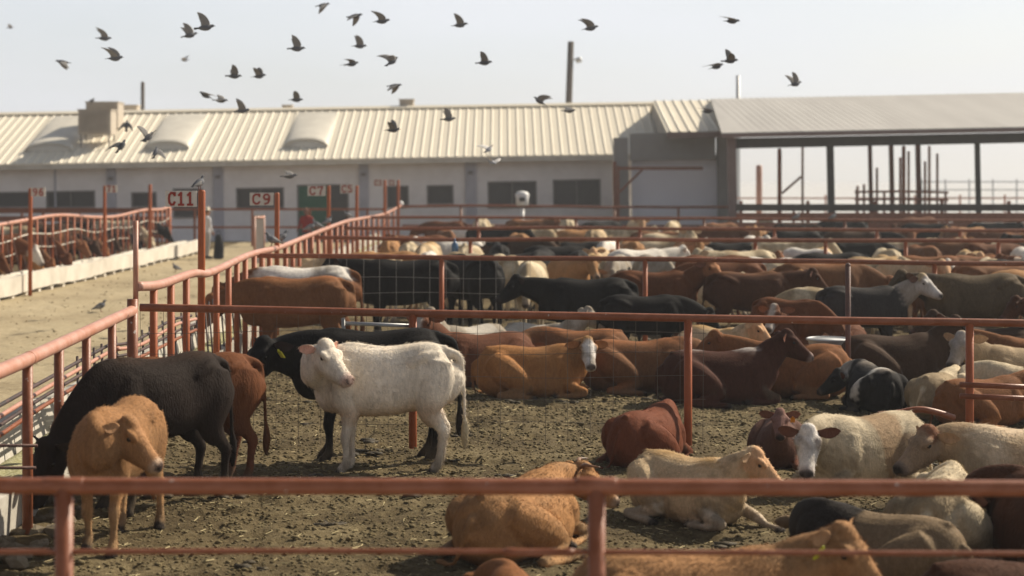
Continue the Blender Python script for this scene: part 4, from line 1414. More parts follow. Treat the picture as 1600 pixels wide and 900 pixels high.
for x in np.arange(xa + .15, xb, .42):
    mb.add([(x - .07, -.7, zE + .022), (x, -.7, zE + .09), (x + .07, -.7, zE + .022), (x - .07, 6.8, rz_ + .002), (x, 6.8, rz_ + .07), (x + .07, 6.8, rz_ + .002)], [(0, 1, 4, 3), (1, 2, 5, 4), (0, 2, 1)])
mb.build("roof", M["roof"], blk)
mb = MB(); mb.box(((xa + xb) / 2, -.74, zE - .12), (xb - xa, .06, .26)); mb.build("fascia", M["gutter"], blk)
mb = MB(); mb.add([(xa + .05, -.6, zE - .1), (xa + .05, 13.6, zE - .1), (xa + .05, 6.8, rz_ - .12), (xa + .2, -.6, zE - .1), (xa + .2, 13.6, zE - .1), (xa + .2, 6.8, rz_ - .12)],
                  [(0, 1, 2), (5, 4, 3), (0, 3, 4, 1), (1, 4, 5, 2), (2, 5, 3, 0)]); mb.build("gable", M["wall_grey"], blk)
ga = empty("swing_gate", ((966 - CX) * 75.6 / FPX, 75.6, 0)); tag(ga, "red swing beam with a diagonal brace across the passage opening", "gate")
z = CAMH - (263 - HY) * 75.6 / FPX
mb = MB(); mb.box((1.85, 0, z), (3.7, .1, .13)); mb.build("beam", M["pipe"], ga)
mb = MB(); mb.tube([(.05, 0, z - 1.05), (1.05, 0, z - .06)], .05, 8); mb.build("brace", M["pipe"], ga)
mb = MB(); mb.tube([(0, 0, 0), (0, 0, z + .1)], .06, 8); mb.build("post", M["pipe"], ga)

# ------------------------------------------------------------------ open shed on the right
SD = 70.0
sx0 = (1140 - CX) * SD / FPX
shed = empty("open_shed", (sx0, SD, 0)); shed.rotation_euler = (0, -.020, 0)
tag(shed, "open-sided shed with a grey sheet roof on slim dark columns", "shed")
W_ = 26.0
sz = CAMH - (208 - HY) * SD / FPX
rz2 = CAMH - (155 - HY) * 82 / FPX + .0
mb = MB()
for a, b, za, zb in ((-.6, 12, sz, rz2), (12, 20, rz2, rz2 - 1.3)):
    k0, k1 = (-.3, .75) if a < 0 else (.75, .75)
    mb.add([(k0, a, za), (W_, a, za), (W_, b, zb), (k1, b, zb), (k0, a, za - .08), (W_, a, za - .08), (W_, b, zb - .08), (k1, b, zb - .08)],
           [(0, 1, 2, 3), (7, 6, 5, 4), (0, 4, 5, 1), (1, 5, 6, 2), (2, 6, 7, 3), (3, 7, 4, 0)])
for x in np.arange(.85, W_, .30):
    za, zb = sz, rz2
    mb.add([(x - .05, -.6, za + .002), (x, -.6, za + .014), (x + .05, -.6, za + .002), (x - .05, 12, zb + .002), (x, 12, zb + .014), (x + .05, 12, zb + .002)], [(0, 1, 4, 3), (1, 2, 5, 4), (0, 2, 1)])
sr = mb.build("roof", M["roof_grey"], shed)
mb = MB(); mb.box((W_ / 2 - .15, -.64, sz - .12), (W_ + .3, .05, .16)); mb.build("fascia", M["gutter"], shed)
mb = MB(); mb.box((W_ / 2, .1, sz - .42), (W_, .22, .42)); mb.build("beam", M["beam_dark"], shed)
for xx in (.15,):
    mb = MB(); mb.box((xx, .0, sz / 2 - .15), (.34, .34, sz - .1)); mb.build("column", M["gutter"], shed)
for px, d, w in ((1300, 71.0, .26), (1530, 71.0, .19), (1362, 80.0, .17), (1395, 82.5, .2), (1437, 76.0, .2)):
    x = (px - CX) * d / FPX - sx0
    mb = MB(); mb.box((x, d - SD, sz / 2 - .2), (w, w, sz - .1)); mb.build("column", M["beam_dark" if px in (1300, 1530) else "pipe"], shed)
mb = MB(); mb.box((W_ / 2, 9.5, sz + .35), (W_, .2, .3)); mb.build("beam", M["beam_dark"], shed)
# red pipework standing in and beyond the shed
for px, yt, d, w, m_, lab in ((1218, 232, 72.5, .18, "pipe_orange", "orange-red pipe post, left of those seen under the shed"),
                              (1254, 228, 84.0, .12, "pipe_faded", "thin pinkish post between orange post and dark column under the shed"),
                              (1186, 258, 95.0, .34, "pipe_faded", "faded pink chute post far behind the shed corner column"),
                              (1412, 228, 73.0, .16, "pipe_orange", "orange-red post between two dark columns under the shed"),
                              (1452, 228, 86.0, .14, "pipe_faded", "pinkish post right of the dark red column under the shed"),
                              (1340, 290, 90.0, .14, "pipe", "short red post beside a dark column beyond the shed")):
    x = (px - CX) * d / FPX; zt = CAMH - (yt - HY) * d / FPX
    mb = MB(); mb.tube([(0, 0, -.1), (0, 0, zt - .05), (0, 0, zt)], [w / 2, w / 2, w * .35], 10)
    o = mb.build("pipe_post", M[m_], None, True); o.location = (x, d, 0)
    tag(o, lab, "post")
br = MB(); br.tube([(0, 0, 0), (.8, 0, .7)], .05, 8); o = br.build("diagonal_brace", M["pipe"], None, True); o.location = D(1222, 302, 72.6); tag(o, "red diagonal brace leaning off the left orange post under the shed", "brace")
sc = empty("sorting_chute", ((1405 - CX) * 74 / FPX, 74, 0)); tag(sc, "cluster of rusty red pipes forming a chute under the middle of the shed", "chute")
for px, yt in ((1338, 296), (1352, 288), (1372, 262), (1384, 300), (1405, 246), (1422, 236), (1445, 252), (1462, 240), (1476, 300)):
    x = (px - 1405) * 74 / FPX; zt = CAMH - (yt - HY) * 74 / FPX
    mb = MB(); mb.tube([(x, .3 * math.sin(px), 0), (x, .3 * math.sin(px), zt)], .055, 8); mb.build("post", M["pipe_orange" if px % 2 else "pipe_faded"], sc, True)  # bright sky washing over the posts is put into their paler paint
for yy in (300, 312, 324, 336, 350):
    mb = MB(); z = CAMH - (yy - HY) * 74 / FPX; mb.tube([(-1.9, 0, z), (0, .05, z + .03), (2.1, 0, z - .02)], .045, 8); mb.build("rail", M["pipe_orange"], sc, True)
# solid red plank fence under the shed and the working pens beyond it
pf = empty("plank_fence", ((1400 - CX) * 67 / FPX, 67, 0)); tag(pf, "rusty red plank fence running under the front of the open shed", "fence")
x0, x1 = (1150 - CX) * 67 / FPX - pf.location.x, 18.0
for k, z in enumerate((.25, .62, .99, 1.36, 1.70)):
    mb = MB(); mb.box(((x0 + x1) / 2, 0, z), (x1 - x0, .05, .27)); mb.build("plank", M["pipe" if k != 4 else "beam_dark"], pf)
for x in np.arange(x0 + .2, x1, 2.6):
    mb = MB(); mb.box((x, .08, .98), (.12, .10, 1.96)); mb.build("post", M["pipe"], pf)
for k, (d, z0, xa_, xb_, lab) in enumerate(((100, 1.7, 1150, 1640, "pale pipe rail pen far behind the shed, spanning its opening"), (130, 2.6, 1440, 1700, "distant grey loading rails behind the right end of the shed"))):
    xa2, xb2 = (xa_ - CX) * d / FPX, (xb_ - CX) * d / FPX
    root = empty("rail_pen", ((xa2 + xb2) / 2, d, 0)); tag(root, lab, "pen")
    w = xb2 - xa2
    for z in (z0, z0 - .6, z0 - 1.2):
        mb = MB(); mb.tube([(-w / 2, 0, z), (w / 2, 0, z)], .05, 6); mb.build("rail", M["pole_grey" if k else "pipe_faded"], root)
    for x in np.arange(-w / 2, w / 2 + .1, w / 7):
        mb = MB(); mb.tube([(x, 0, 0), (x, 0, z0 + .2)], .06, 6); mb.build("post", M["pole_grey" if k else "pipe_faded"], root)

# ------------------------------------------------------------------ poles behind the barn
def pole(name, px, yt, d, r, m_, lab, lean=0.0, lamp=False):
    zt = CAMH - (yt - HY) * d / FPX
    root = empty(name, ((px - CX) * d / FPX, d, 0)); tag(root, lab, "pole")
    mb = MB(); mb.tube([(-lean, 0, 0), (0, 0, zt)], [r * 1.25, r], 12); mb.build("shaft", M[m_], root, True)
    if lamp:
        z = zt - 1.02
        mb = MB(); mb.tube([(.0, 0, z), (.42, 0, z + .08)], .04, 8); a = mb.build("lamp_arm", M["pole_grey"], root, True)
        mb = MB(); mb.tube([(.30, 0, z + .10), (.42, 0, z + .06), (.46, 0, z - .14)], [.05, .20, .16], 12); mb.build("lamp_head", M["pole_grey"], a, True)
pole("utility_pole", 892, 65, 95, .17, "pole", "weathered wooden pole with a small lamp behind the barn ridge", .35, True)
pole("utility_pole", 223, 128, 100, .11, "pole", "short dark bare pole behind the barn near the roof coolers")
pole("utility_pole", 1153, 118, 110, .12, "pole_grey", "pale grey pole behind the ridge of the open shed")
# ------------------------------------------------------------------ the cattle one can tell apart
CO = {
    "cream": dict(clean=.75, base=(.76, .68, .57), muzzle=(.60, .47, .40), nose=(.40, .28, .24), ear=(.60, .46, .36), ear_in=(.66, .36, .27), leg=(.62, .54, .44), belly=(.60, .47, .35), switch=(.50, .42, .28)),
    "black": dict(base=(.013, .012, .012), muzzle=(.035, .03, .03), ear_in=(.04, .03, .03), switch=(.02, .015, .012)),
    "brownblack": dict(base=(.022, .015, .012), muzzle=(.03, .025, .022), ear_in=(.04, .03, .025), back=(.045, .026, .017), backz=1.20, backz_lie=.64),
    "red": dict(base=(.128, .047, .019), muzzle=(.14, .07, .05), ear_in=(.2, .09, .06), leg=(.15, .05, .025)),
    "darkred": dict(base=(.070, .028, .014), muzzle=(.10, .05, .04), ear_in=(.15, .07, .05)),
    "tan": dict(base=(.36, .185, .078), muzzle=(.48, .34, .24), nose=(.06, .04, .035), ear_in=(.42, .24, .13), leg=(.43, .25, .12), belly=(.46, .27, .13)),
    "tanwhite": dict(base=(.36, .165, .058), face=(.70, .65, .60), blaze=.085, poll=(.45, .24, .09), ear=(.06, .035, .025), muzzle=(.55, .50, .46), nose=(.10, .07, .06), neck=(.40, .20, .08)),
    "orange": dict(base=(.215, .09, .036), muzzle=(.25, .13, .08), leg=(.33, .13, .04)),
    "palecream": dict(base=(.60, .45, .28), face=(.60, .36, .20), muzzle=(.62, .48, .38), nose=(.16, .10, .08), ear_in=(.55, .36, .22), leg=(.64, .54, .42), belly=(.66, .54, .40), back=(.46, .29, .13), backz=1.18, backz_lie=.62),
    "whiteface": dict(base=(.56, .47, .33), face=(.70, .66, .62), ear=(.13, .065, .04), ear_in=(.16, .07, .05), muzzle=(.55, .48, .44), nose=(.07, .06, .06), patch=(.36, .25, .15), patch_at=.60, eyepatch=(.30, .25, .21)),
    "browncream": dict(base=(.46, .34, .21), poll=(.20, .09, .05), face=(.34, .24, .16), muzzle=(.20, .15, .12), neck=(.40, .28, .17), patch=(.58, .47, .33), patch_at=.55, back=(.60, .47, .33), backz=1.15, backz_lie=.60),
    "brown": dict(base=(.168, .076, .034), muzzle=(.20, .11, .07), face=(.24, .10, .045), leg=(.26, .11, .05), back=(.27, .11, .045), backz=1.18),
    "whiteback": dict(base=(.17, .07, .03), back=(.68, .64, .58), backz=1.06, face=(.2, .09, .04)),
    "redwhiteback": dict(base=(.066, .024, .015), back=(.66, .62, .58), backz=1.2, backz_lie=.69, muzzle=(.35, .25, .22)),
    "olive": dict(base=(.105, .075, .045), muzzle=(.06, .045, .035), neck=(.05, .035, .025), belly=(.07, .05, .03)),
    "greyface": dict(base=(.045, .040, .038), face=(.62, .58, .54), neck=(.42, .36, .30), poll=(.58, .44, .26), muzzle=(.5, .45, .42)),
    "grey": dict(base=(.34, .30, .25), muzzle=(.30, .25, .22), patch=(.46, .42, .36), face=(.40, .36, .31)),
    "blackwhite": dict(base=(.022, .020, .020), patch=(.62, .58, .52), patch_at=.72, back=(.22, .19, .16), backz_lie=.66),
    "oliveblack": dict(base=(.22, .155, .092), front=(.022, .018, .016), frontx=.12, face=(.03, .025, .022), neck=(.03, .025, .022)),
    "palemuzzle": dict(base=(.13, .05, .025), face=(.42, .38, .34), blaze=.05, muzzle=(.50, .44, .40)),
    "creamdirty": dict(base=(.58, .48, .33), patch=(.34, .26, .16), patch_at=.62, muzzle=(.45, .35, .28)),
}
H_ = lambda *a: a
near = []


def lie_at(px, py, up=.0):
    g = G(px, py)
    return Vector((g.x, g.y, up - .01))


# cream calf with its head turned back over its flank
NS = 1.12; HS = 1.10; HW = 1.12
cow_mesh("cream_calf", "stand", ((.58, .32, 1.15), (-.68, .56, -.40), (.75, .13, 1.05)), CO["cream"], (.03, -.01, .05, .03), .014, seed=2, ears=(.02, .45), earsize=.80, fat=.96)
NS = 1.08; HS = 1.10
cow("cow", "cream_calf", (-1.21, 16.45, .0), R(180), .985, "cream white calf standing with its head turned back over its flank", None, 30000, hair_len=.028, cat="calf", long=.92)
cow_mesh("black_behind", "stand", ((.98, .12, 1.02), (.62, .52, -.58), (.80, .03, 1.02)), CO["black"], (.0, .05, .0, .08), .018, seed=4)
cow("cow", "black_behind", (-1.40, 17.12, .0), R(180), 1.05, "black cow with a yellow ear tag standing behind the cream white calf", None, 9000, tagcol="tagy", tagside=1)
cow_mesh("black_feeding", "stand", ((1.10, 0, .52), (.55, 0, -.84), (.84, 0, .78)), CO["brownblack"], (.0, .06, -.05, .05), .018, seed=5, fat=1.06)
cow("cow", "black_feeding", (-3.04, 14.76, .0), R(226), 1.03, "brownish black cow feeding with its head down through the near feed fence", None, 14000, long=.90)
cow_mesh("red_feeding", "stand", "feed", CO["red"], (.04, -.04, .0, .06), .018, seed=6, fat=1.04)
cow("cow", "red_feeding", (-2.97, 15.62, .0), R(214), .96, "red brown cow mostly hidden behind the brownish black feeding cow", None, 9000)
NS = 1.12
cow_mesh("tan_calf", "stand", ((.57, .31, 1.05), (.02, .80, -.56), (.75, .12, .97)), dict(CO["tan"], base=(.29, .15, .066), face=(.36, .19, .09), blaze=.045), (.12, -.10, -.14, .12), .014, seed=7, ears=(-.02, .35), earsize=.9)
NS = 1.08; HW = 1.0
cow("cow", "tan_calf", (-3.03, 13.25, .0), R(262), .86, "tan calf standing in the lower left corner, looking back with its head low", None, 26000, hair_len=.028, cat="calf")
cow_mesh("tan_horned", "lie", ((.92, -.10, .54), (.52, -.66, -.54), (.74, -.02, .55)), CO["tan"], voxel=.014, seed=9)
cow("cow", "tan_horned", (.06, 12.98, -.01), R(62), .95, "tan cow with short dark horns lying with its rump towards us", None, 22000, horns=True, hair_len=.028, flat=.84)
cow_mesh("pale_cream", "lie", ((.84, .08, .72), (.58, .52, -.52), None), CO["palecream"], voxel=.014, front_leg=1, seed=10)
cow("cow", "pale_cream", (1.46, 14.25, -.01), R(308), .80, "pale cream cow lying with raised head and one foreleg stretched out", None, 20000, flat=.95)
cow_mesh("white_face", "lie", ((.90, .14, .52), (.60, .55, -.58), (.74, .05, .55)), CO["whiteface"], voxel=.014, seed=11)
cow("cow", "white_face", (3.24, 15.85, -.01), R(214), .93, "white-faced cream cow with dark brown ears lying and looking at us", None, 20000)
cow_mesh("brown_poll", "lie", ((.90, .06, .56), (.84, .32, -.46), (.72, .02, .56)), CO["browncream"], voxel=.014, seed=12)
cow("cow", "brown_poll", (4.46, 15.0, -.01), R(184), .99, "shaggy beige cow with a brown poll lying right of the white-faced cow", None, 22000, hair_len=.03, flat=.95)
cow_mesh("yellow_tag", "lie", ((.86, -.06, .70), (.66, -.52, -.54), (.70, -.01, .63)), dict(CO["tan"], base=(.36, .19, .085), muzzle=(.40, .26, .17)), voxel=.014, seed=13, ears=(-.15, .2))
cow("cow", "yellow_tag", (1.06, 9.95, -.01), R(4), .97, "tan cow with a yellow ear tag lying at the bottom edge behind the nearest fence", None, 26000, tagcol="tagy", tagside=-1, hair_len=.03, flat=.98)
cow_mesh("patch_rump", "lie", "rest_right", CO["oliveblack"], voxel=.016, seed=3)
cow("cow", "patch_rump", (2.50, 11.8, -.01), R(140), .82, "olive tan cow with black shoulder lying right behind the yellow-tagged cow", None, 14000, flat=.95)
cow_mesh("cream_rump", "lie", "rest_left", CO["creamdirty"], voxel=.016, seed=15)
cow("cow", "cream_rump", (3.20, 12.85, -.01), R(66), .86, "dirty cream cow lying rump first in the lower right, below the nearest rail", None, 16000, hair_len=.034)
cow_mesh("dark_right", "lie", "rest_left", CO["darkred"], voxel=.018, seed=16)
cow("cow", "dark_right", (3.92, 12.2, -.01), R(112), 1.0, "dark red cow lying at the right edge beside the dirty cream rump", None, 9000, tagcol="tago", tagside=-1, flat=.95)
cow("cow", "dark_right", (3.02, 9.85, -.01), R(2), .96, "dark red cow back at the bottom right corner, nearest to the fence", None, 9000, flat=.95)
cow_mesh("orange_low", "lie", "rest_left", CO["orange"], voxel=.018, seed=17)
cow("cow", "orange_low", (.02, 10.0, -.01), R(97), .70, "orange brown cow back just showing at the bottom centre edge", None, 8000)
cow_mesh("red_curled", "lie", "rest_left", dict(CO["red"], base=(.16, .05, .024), face=(.20, .08, .05)), voxel=.016, seed=18)
cow("cow", "red_curled", (1.34, 17.0, -.01), R(60), .80, "red brown calf lying curled beside the second fence post", None, 12000, cat="calf")
cow("cow", "red_curled", (4.75, 13.75, -.01), R(150), .72, "red brown calf mostly hidden behind the nearest rail at the right edge", None, 6000, cat="calf")
cow_mesh("grey_brown", "lie", "alert", dict(CO["red"], base=(.11, .055, .04), ear=(.15, .04, .03), face=(.22, .12, .10)), voxel=.018, seed=19)
cow("cow", "grey_brown", (2.62, 16.95, -.01), R(262), .66, "reddish grey cow with an orange tag lying behind the white-faced cow", None, 8000, tagcol="tago", tagside=1)

# pen beyond the second fence
cow_mesh("tan_white_face", "lie", ((.74, -.22, .67), (.10, -.88, -.46), (.70, -.06, .64)), CO["tanwhite"], voxel=.016, seed=20, ears=(.25, .1))
cow("cow", "tan_white_face", (.27, 22.25, .0), R(0), .94, "tan cow with a white face lying and facing us behind the wire mesh", None, 9000)
cow_mesh("red_lying", "lie", "rest_left", CO["brown"], voxel=.018, seed=21)
cow("cow", "red_lying", (1.68, 22.75, .0), R(2), .98, "red brown cow lying just right of the white-faced tan cow", None, 7000)
cow_mesh("white_back_red", "lie", "alert", CO["redwhiteback"], voxel=.018, seed=22)
cow("cow", "white_back_red", (2.60, 21.55, .0), R(4), .96, "dark red cow with a white back stripe lying with its head raised", None, 7000)
cow_mesh("orange_lying", "lie", "level", CO["orange"], voxel=.018, seed=23, front_leg=-1)
cow("cow", "orange_lying", (3.62, 22.35, .0), R(172), .96, "orange brown cow lying behind the dark red head", None, 7000)
cow_mesh("dark_brown", "lie", "alert", dict(CO["darkred"], base=(.055, .030, .018)), voxel=.018, seed=24)
cow("cow", "dark_brown", (5.20, 23.5, .0), R(5), .98, "dark brown cow lying between the dark post and the right fence post", None, 7000)
cow_mesh("grey_right", "lie", ((.90, .10, .74), (.66, .55, -.50), None), dict(CO["grey"], base=(.42, .31, .19), face=(.32, .29, .27)), voxel=.018, seed=25)
cow("cow", "grey_right", (6.45, 21.7, .0), R(190), 1.0, "tan cow with a grey face lying right of the right fence post", None, 7000)
cow_mesh("black_white", "lie", "rest_left", CO["blackwhite"], voxel=.018, seed=26)
cow("cow", "black_white", (4.38, 20.9, .0), R(98), .78, "black cow with a thin white stripe lying rump first by the bent red rail", None, 6000)
cow("cow", "cream_rump", (5.05, 20.3, .0), R(55), .78, "cream cow lying just behind the bent red rail", None, 6000)
cow_mesh("brown_striped", "lie", "half_left", CO["palemuzzle"], voxel=.018, seed=27)
cow("cow", "brown_striped", (-.42, 23.6, .0), R(205), 1.0, "brown cow with a pale blazed face lying behind the cream calf tail", None, 6000)
cow_mesh("grey_head", "lie", "half_left", CO["grey"], voxel=.018, seed=28)
cow("cow", "grey_head", (-.62, 25.2, .0), R(225), .95, "grey cow lying with lowered pale head behind the cream calf rump", None, 5000)
cow("cow", "grey_head", (.42, 26.4, .0), R(330), .85, "grey cow lying on the ground left of the black cows", None, 0)
cow_mesh("brown_feed", "stand", "low", CO["brown"], (.03, -.03, .0, .06), .018, seed=29, fat=1.04)
cow("cow", "brown_feed", (-3.22, 25.6, .0), R(188), 1.08, "brown cow standing side-on at the feed fence behind the mesh", None, 8000)
cow_mesh("white_back", "stand", "low", CO["whiteback"], (.0, .0, .0, .0), .02, seed=30)
cow("cow", "white_back", (-3.32, 27.2, .0), R(184), 1.14, "brown cow with a white saddle standing behind the brown feeding cow", None, 6000)
cow_mesh("black_stand", "stand", "level", CO["black"], (.0, .06, .0, .05), .02, seed=31, fat=1.06)
cow("cow", "black_stand", (1.15, 27.0, .0), R(183), 1.0, "black cow standing with its head level, left of two black cows", None, 5000)
cow_mesh("black_low", "stand", "low", CO["black"], (.03, -.04, .02, -.05), .02, seed=32, fat=1.04)
cow("cow", "black_low", (1.98, 25.7, .0), R(4), .86, "smaller black cow standing in front of the level-headed black cow", None, 5000)
cow("cow", "black_stand", (-1.85, 29.6, .0), R(186), 1.14, "big black cow standing side-on behind the third fence mesh", None, 4000)
cow("cow", "black_low", (-.72, 30.6, .0), R(118), 1.16, "big black cow seen from the rump, right of the orange post", None, 4000)
cow_mesh("brown_alert", "stand", "half_right", dict(CO["red"], face=(.34, .15, .07), muzzle=(.6, .5, .42), nose=(.5, .42, .36)), (.0, .03, .0, .05), .02, seed=33)
cow("cow", "brown_alert", (2.45, 29.6, .0), R(356), .98, "red brown cow with a pale muzzle looking right above the black cows", None, 4000)
cow_mesh("brown_dark_stand", "stand", "level", dict(CO["darkred"], back=(.2, .09, .04), backz=1.2), (.0, .04, .05, .0), .02, seed=34)
cow("cow", "brown_dark_stand", (4.05, 29.3, .0), R(4), .98, "dark brown cow standing side-on under the third rail", None, 4000)
cow("cow", "red_feeding", (4.12, 25.6, .0), R(318), .82, "red cow standing with its head down right of the black cows", None, 4000)
cow_mesh("white_head_black", "stand", "half_right", CO["greyface"], (.0, .03, .0, .04), .02, seed=35)
cow("cow", "white_head_black", (5.42, 26.6, .0), R(4), .92, "black-bodied cow with a white head and grey neck standing by the dark post", None, 4000)
cow_mesh("cream_low", "stand", "low", CO["creamdirty"], (.0, .05, .02, .0), .02, seed=36)
cow("cow", "cream_low", (5.1, 27.9, .0), R(175), .84, "cream cow standing head low behind the red lowered head", None, 4000)
cow_mesh("olive_stand", "stand", "level", CO["olive"], (.0, .04, .02, -.04), .02, seed=37, fat=1.05)
cow("cow", "olive_stand", (7.2, 26.9, .0), R(182), 1.06, "large olive brown cow standing side-on near the right edge", None, 5000)
cow("cow", "brown_dark_stand", (8.15, 25.3, .0), R(200), .85, "dark brown cow standing in front of the olive cow at the right edge", None, 3000)
cow("cow", "orange_lying", (7.1, 23.6, .0), R(160), .9, "orange brown cow lying low behind the grey-faced tan cow", None, 4000)
tb = empty("feed_tub", (4.42, 24.2, 0)); tag(tb, "grey plastic tub standing behind the orange brown lying cow", "tub")
m_ = MB(); m_.tube([(0, 0, 0), (0, 0, .02), (0, 0, .52), (0, 0, .56)], [.20, .22, .27, .285], 20); m_.build("tub", M["pole_grey"], tb, True)
m_ = MB(); m_.tube([(.285 * math.cos(a), .285 * math.sin(a), .56) for a in np.linspace(0, 2 * math.pi, 25)], .018, 8, False); m_.build("rim", M["pole_grey"], tb, True)

cow("cow", "cream_rump", (6.05, 20.2, .0), R(150), .88, "cream cow lying at the right edge in front of the grey-faced tan cow", None, 5000)
cow("cow", "orange_lying", (5.35, 19.6, .0), R(20), .78, "small orange brown cow lying behind the shaggy beige cow", None, 5000)
cow("cow", "dark_brown", (6.9, 24.9, .0), R(178), .95, "dark brown cow lying beyond the grey-faced tan cow", None, 0)
cow("cow", "pale_cream", (2.95, 24.9, .0), R(300), .95, "pale cream cow lying far behind the dark red raised head", None, 0)
cow("cow", "brown_striped", (4.6, 25.6, .0), R(200), .95, "brown cow with a pale blaze lying just left of the dark post", None, 0)
cow("cow", "red_lying", (.95, 24.6, .0), R(182), .95, "brown cow lying behind the white-faced tan cow", None, 0)

# ------------------------------------------------------------------ the herd further back: own object for each
PAL = {
    "cream": (CO["creamdirty"], "cream"), "white": (dict(CO["cream"], base=(.70, .65, .58)), "white"), "tan": (CO["tan"], "tan"), "pale tan": (CO["palecream"], "pale tan"),
    "red brown": (CO["red"], "red brown"), "dark brown": (dict(CO["darkred"], base=(.055, .030, .018)), "dark brown"), "black": (CO["black"], "black"), "grey": (CO["grey"], "grey"), "brown": (dict(CO["brown"]), "brown"),
    "white-faced red": (dict(CO["red"], face=(.68, .63, .57)), "white-faced red"),
}
for k, (c, nme) in PAL.items():
    cow_mesh("far_" + k + "_alert", "stand", "level", c, (.03, -.03, .04, -.04), .034, seed=40 + len(k))
    cow_mesh("far_" + k + "_low", "stand", "low", c, (-.03, .05, -.04, .05), .034, seed=50 + len(k), fat=1.05)
herd = []


def far_cow(px, yt, d, col, hd, pen, pose="alert", s=1.0):
    """placed so that the back is at the given pixel"""
    x = (px - CX) * d / FPX
    herd.append([x, d, col, hd, pen, pose, s, px])


PEN4 = "in the pen between the third and fourth cross rails"
PEN5 = "in the pen between the fourth and fifth cross rails"
PEN6 = "in the pen between the fifth and sixth cross rails"
PEN7 = "in the farthest pen before the building"
rz = np.random.default_rng(21)
for px, d, col, hd, pose in (
        (600, 36.3, "tan", 185, "low"), (690, 34.2, "cream", 182, "low"), (560, 33.6, "pale tan", 188, "low"), (505, 36.9, "pale tan", 5, "alert"),
        (790, 34.5, "cream", 100, "low"), (845, 37.3, "black", 265, "low"), (800, 37.0, "black", 182, "low"), (905, 36.4, "black", 80, "low"), (965, 36.0, "grey", 265, "low"), (1022, 35.4, "grey", 280, "low"),
        (1000, 37.4, "white", 30, "alert"), (1075, 36.6, "grey", 250, "low"), (1118, 35.0, "red brown", 10, "low"), (1160, 36.9, "cream", 200, "alert"), (1205, 35.0, "white", 330, "low"),
        (1250, 33.2, "cream", 345, "alert"), (1318, 33.0, "cream", 350, "alert"), (1300, 36.6, "black", 185, "low"), (1370, 35.4, "pale tan", 20, "low"), (1392, 33.4, "white-faced red", 335, "alert"),
        (1450, 35.8, "brown", 180, "low"), (1415, 32.2, "pale tan", 285, "alert"), (1555, 31.5, "brown", 8, "low"), (1610, 30.2, "tan", 190, "low"), (1225, 30.9, "tan", 275, "alert"), (1285, 30.4, "brown", 3, "low"), (1530, 36.4, "brown", 5, "low"), (1590, 33.8, "black", 190, "low"), (1640, 36.2, "red brown", 170, "alert"), (1500, 33.0, "red brown", 95, "low"),
        (830, 31.5, "cream", 268, "low"), (1130, 32.2, "red brown", 190, "low")):
    far_cow(px, 0, d, col, hd + rz.uniform(-8, 8), PEN4, pose, rz.uniform(.95, 1.08))
for px, d, col, hd, pose in (
        (640, 43.5, "cream", 95, "low"), (668, 41.3, "pale tan", 265, "low"), (712, 44.5, "white", 200, "alert"), (735, 41.0, "cream", 80, "low"), (780, 42.0, "black", 95, "alert"), (822, 44.2, "dark brown", 178, "low"),
        (868, 41.6, "black", 5, "low"), (905, 44.6, "black", 185, "alert"), (950, 43.6, "white", 265, "low"), (985, 41.8, "tan", 100, "low"), (1030, 44.0, "cream", 185, "low"), (1075, 42.0, "tan", 275, "alert"),
        (1105, 45.0, "grey", 80, "alert"), (1140, 42.4, "black", 182, "low"), (1180, 44.6, "white", 280, "alert"), (1225, 42.0, "cream", 330, "alert"), (1275, 43.4, "black", 186, "alert"), (1335, 42.4, "black", 5, "low"),
        (1395, 44.6, "cream", 340, "alert"), (1440, 41.8, "brown", 100, "low"), (1465, 45.2, "cream", 280, "alert"), (1520, 45.5, "tan", 95, "alert"), (1490, 43.9, "brown", 180, "low"), (1550, 42.2, "red brown", 10, "low"), (1610, 44.2, "dark brown", 185, "low")):
    far_cow(px, 0, d, col, hd + rz.uniform(-8, 8), PEN5, pose, rz.uniform(.95, 1.08))
cyc = ["cream", "black", "tan", "white", "brown", "pale tan", "red brown", "pale tan", "black", "cream", "grey", "brown", "cream", "tan"]
i = 0
for pen, d0, d1, xa, xb, step in ((PEN6, 49.5, 57, 655, 1630, 36), (PEN7, 60.5, 71, 690, 1600, 62)):
    for px in np.arange(xa, xb, step):
        col = cyc[(i * 5 + int(px) // 100) % len(cyc)]
        if 1230 < px < 1390: col = ["black", "dark brown"][i % 2]
        if px > 1400: col = ["red brown", "brown", "black", "brown", "tan"][i % 5]
        far_cow(px + rz.uniform(-12, 12), 0, rz.uniform(d0, d1), col, rz.choice([0, 180, 90, 270, 200, 340]) + rz.uniform(-15, 15), pen, "low" if i % 3 else "alert", rz.uniform(.95, 1.1))
        i += 1
# close the gaps with animals standing end-on
for pen, d0, d1, cnt in ((PEN4, 30.2, 37.6, 22), (PEN5, 39.4, 46.6, 24)):
    k = 0
    for _ in range(900):
        if k >= cnt: break
        d = rz.uniform(d0, d1); px = rz.uniform(650 if pen == PEN4 else 610, 1640)
        x_ = (px - CX) * d / FPX
        if pen == PEN4 and px < 1030 and d < 34.5: continue
        if min([math.hypot(x_ - h[0], (d - h[1]) * .85) for h in herd] + [math.hypot(x_ - q[0], d - q[1]) for q in ((2.45, 29.6), (-.72, 30.6), (4.05, 29.3))]) < .98: continue
        far_cow(px, 0, d, ["cream", "tan", "pale tan", "brown", "white", "cream", "grey"][k % 7], rz.choice([80, 100, 262, 280, 300]) + rz.uniform(-10, 10), pen, "alert" if k % 2 else "low", rz.uniform(.86, .98))
        k += 1
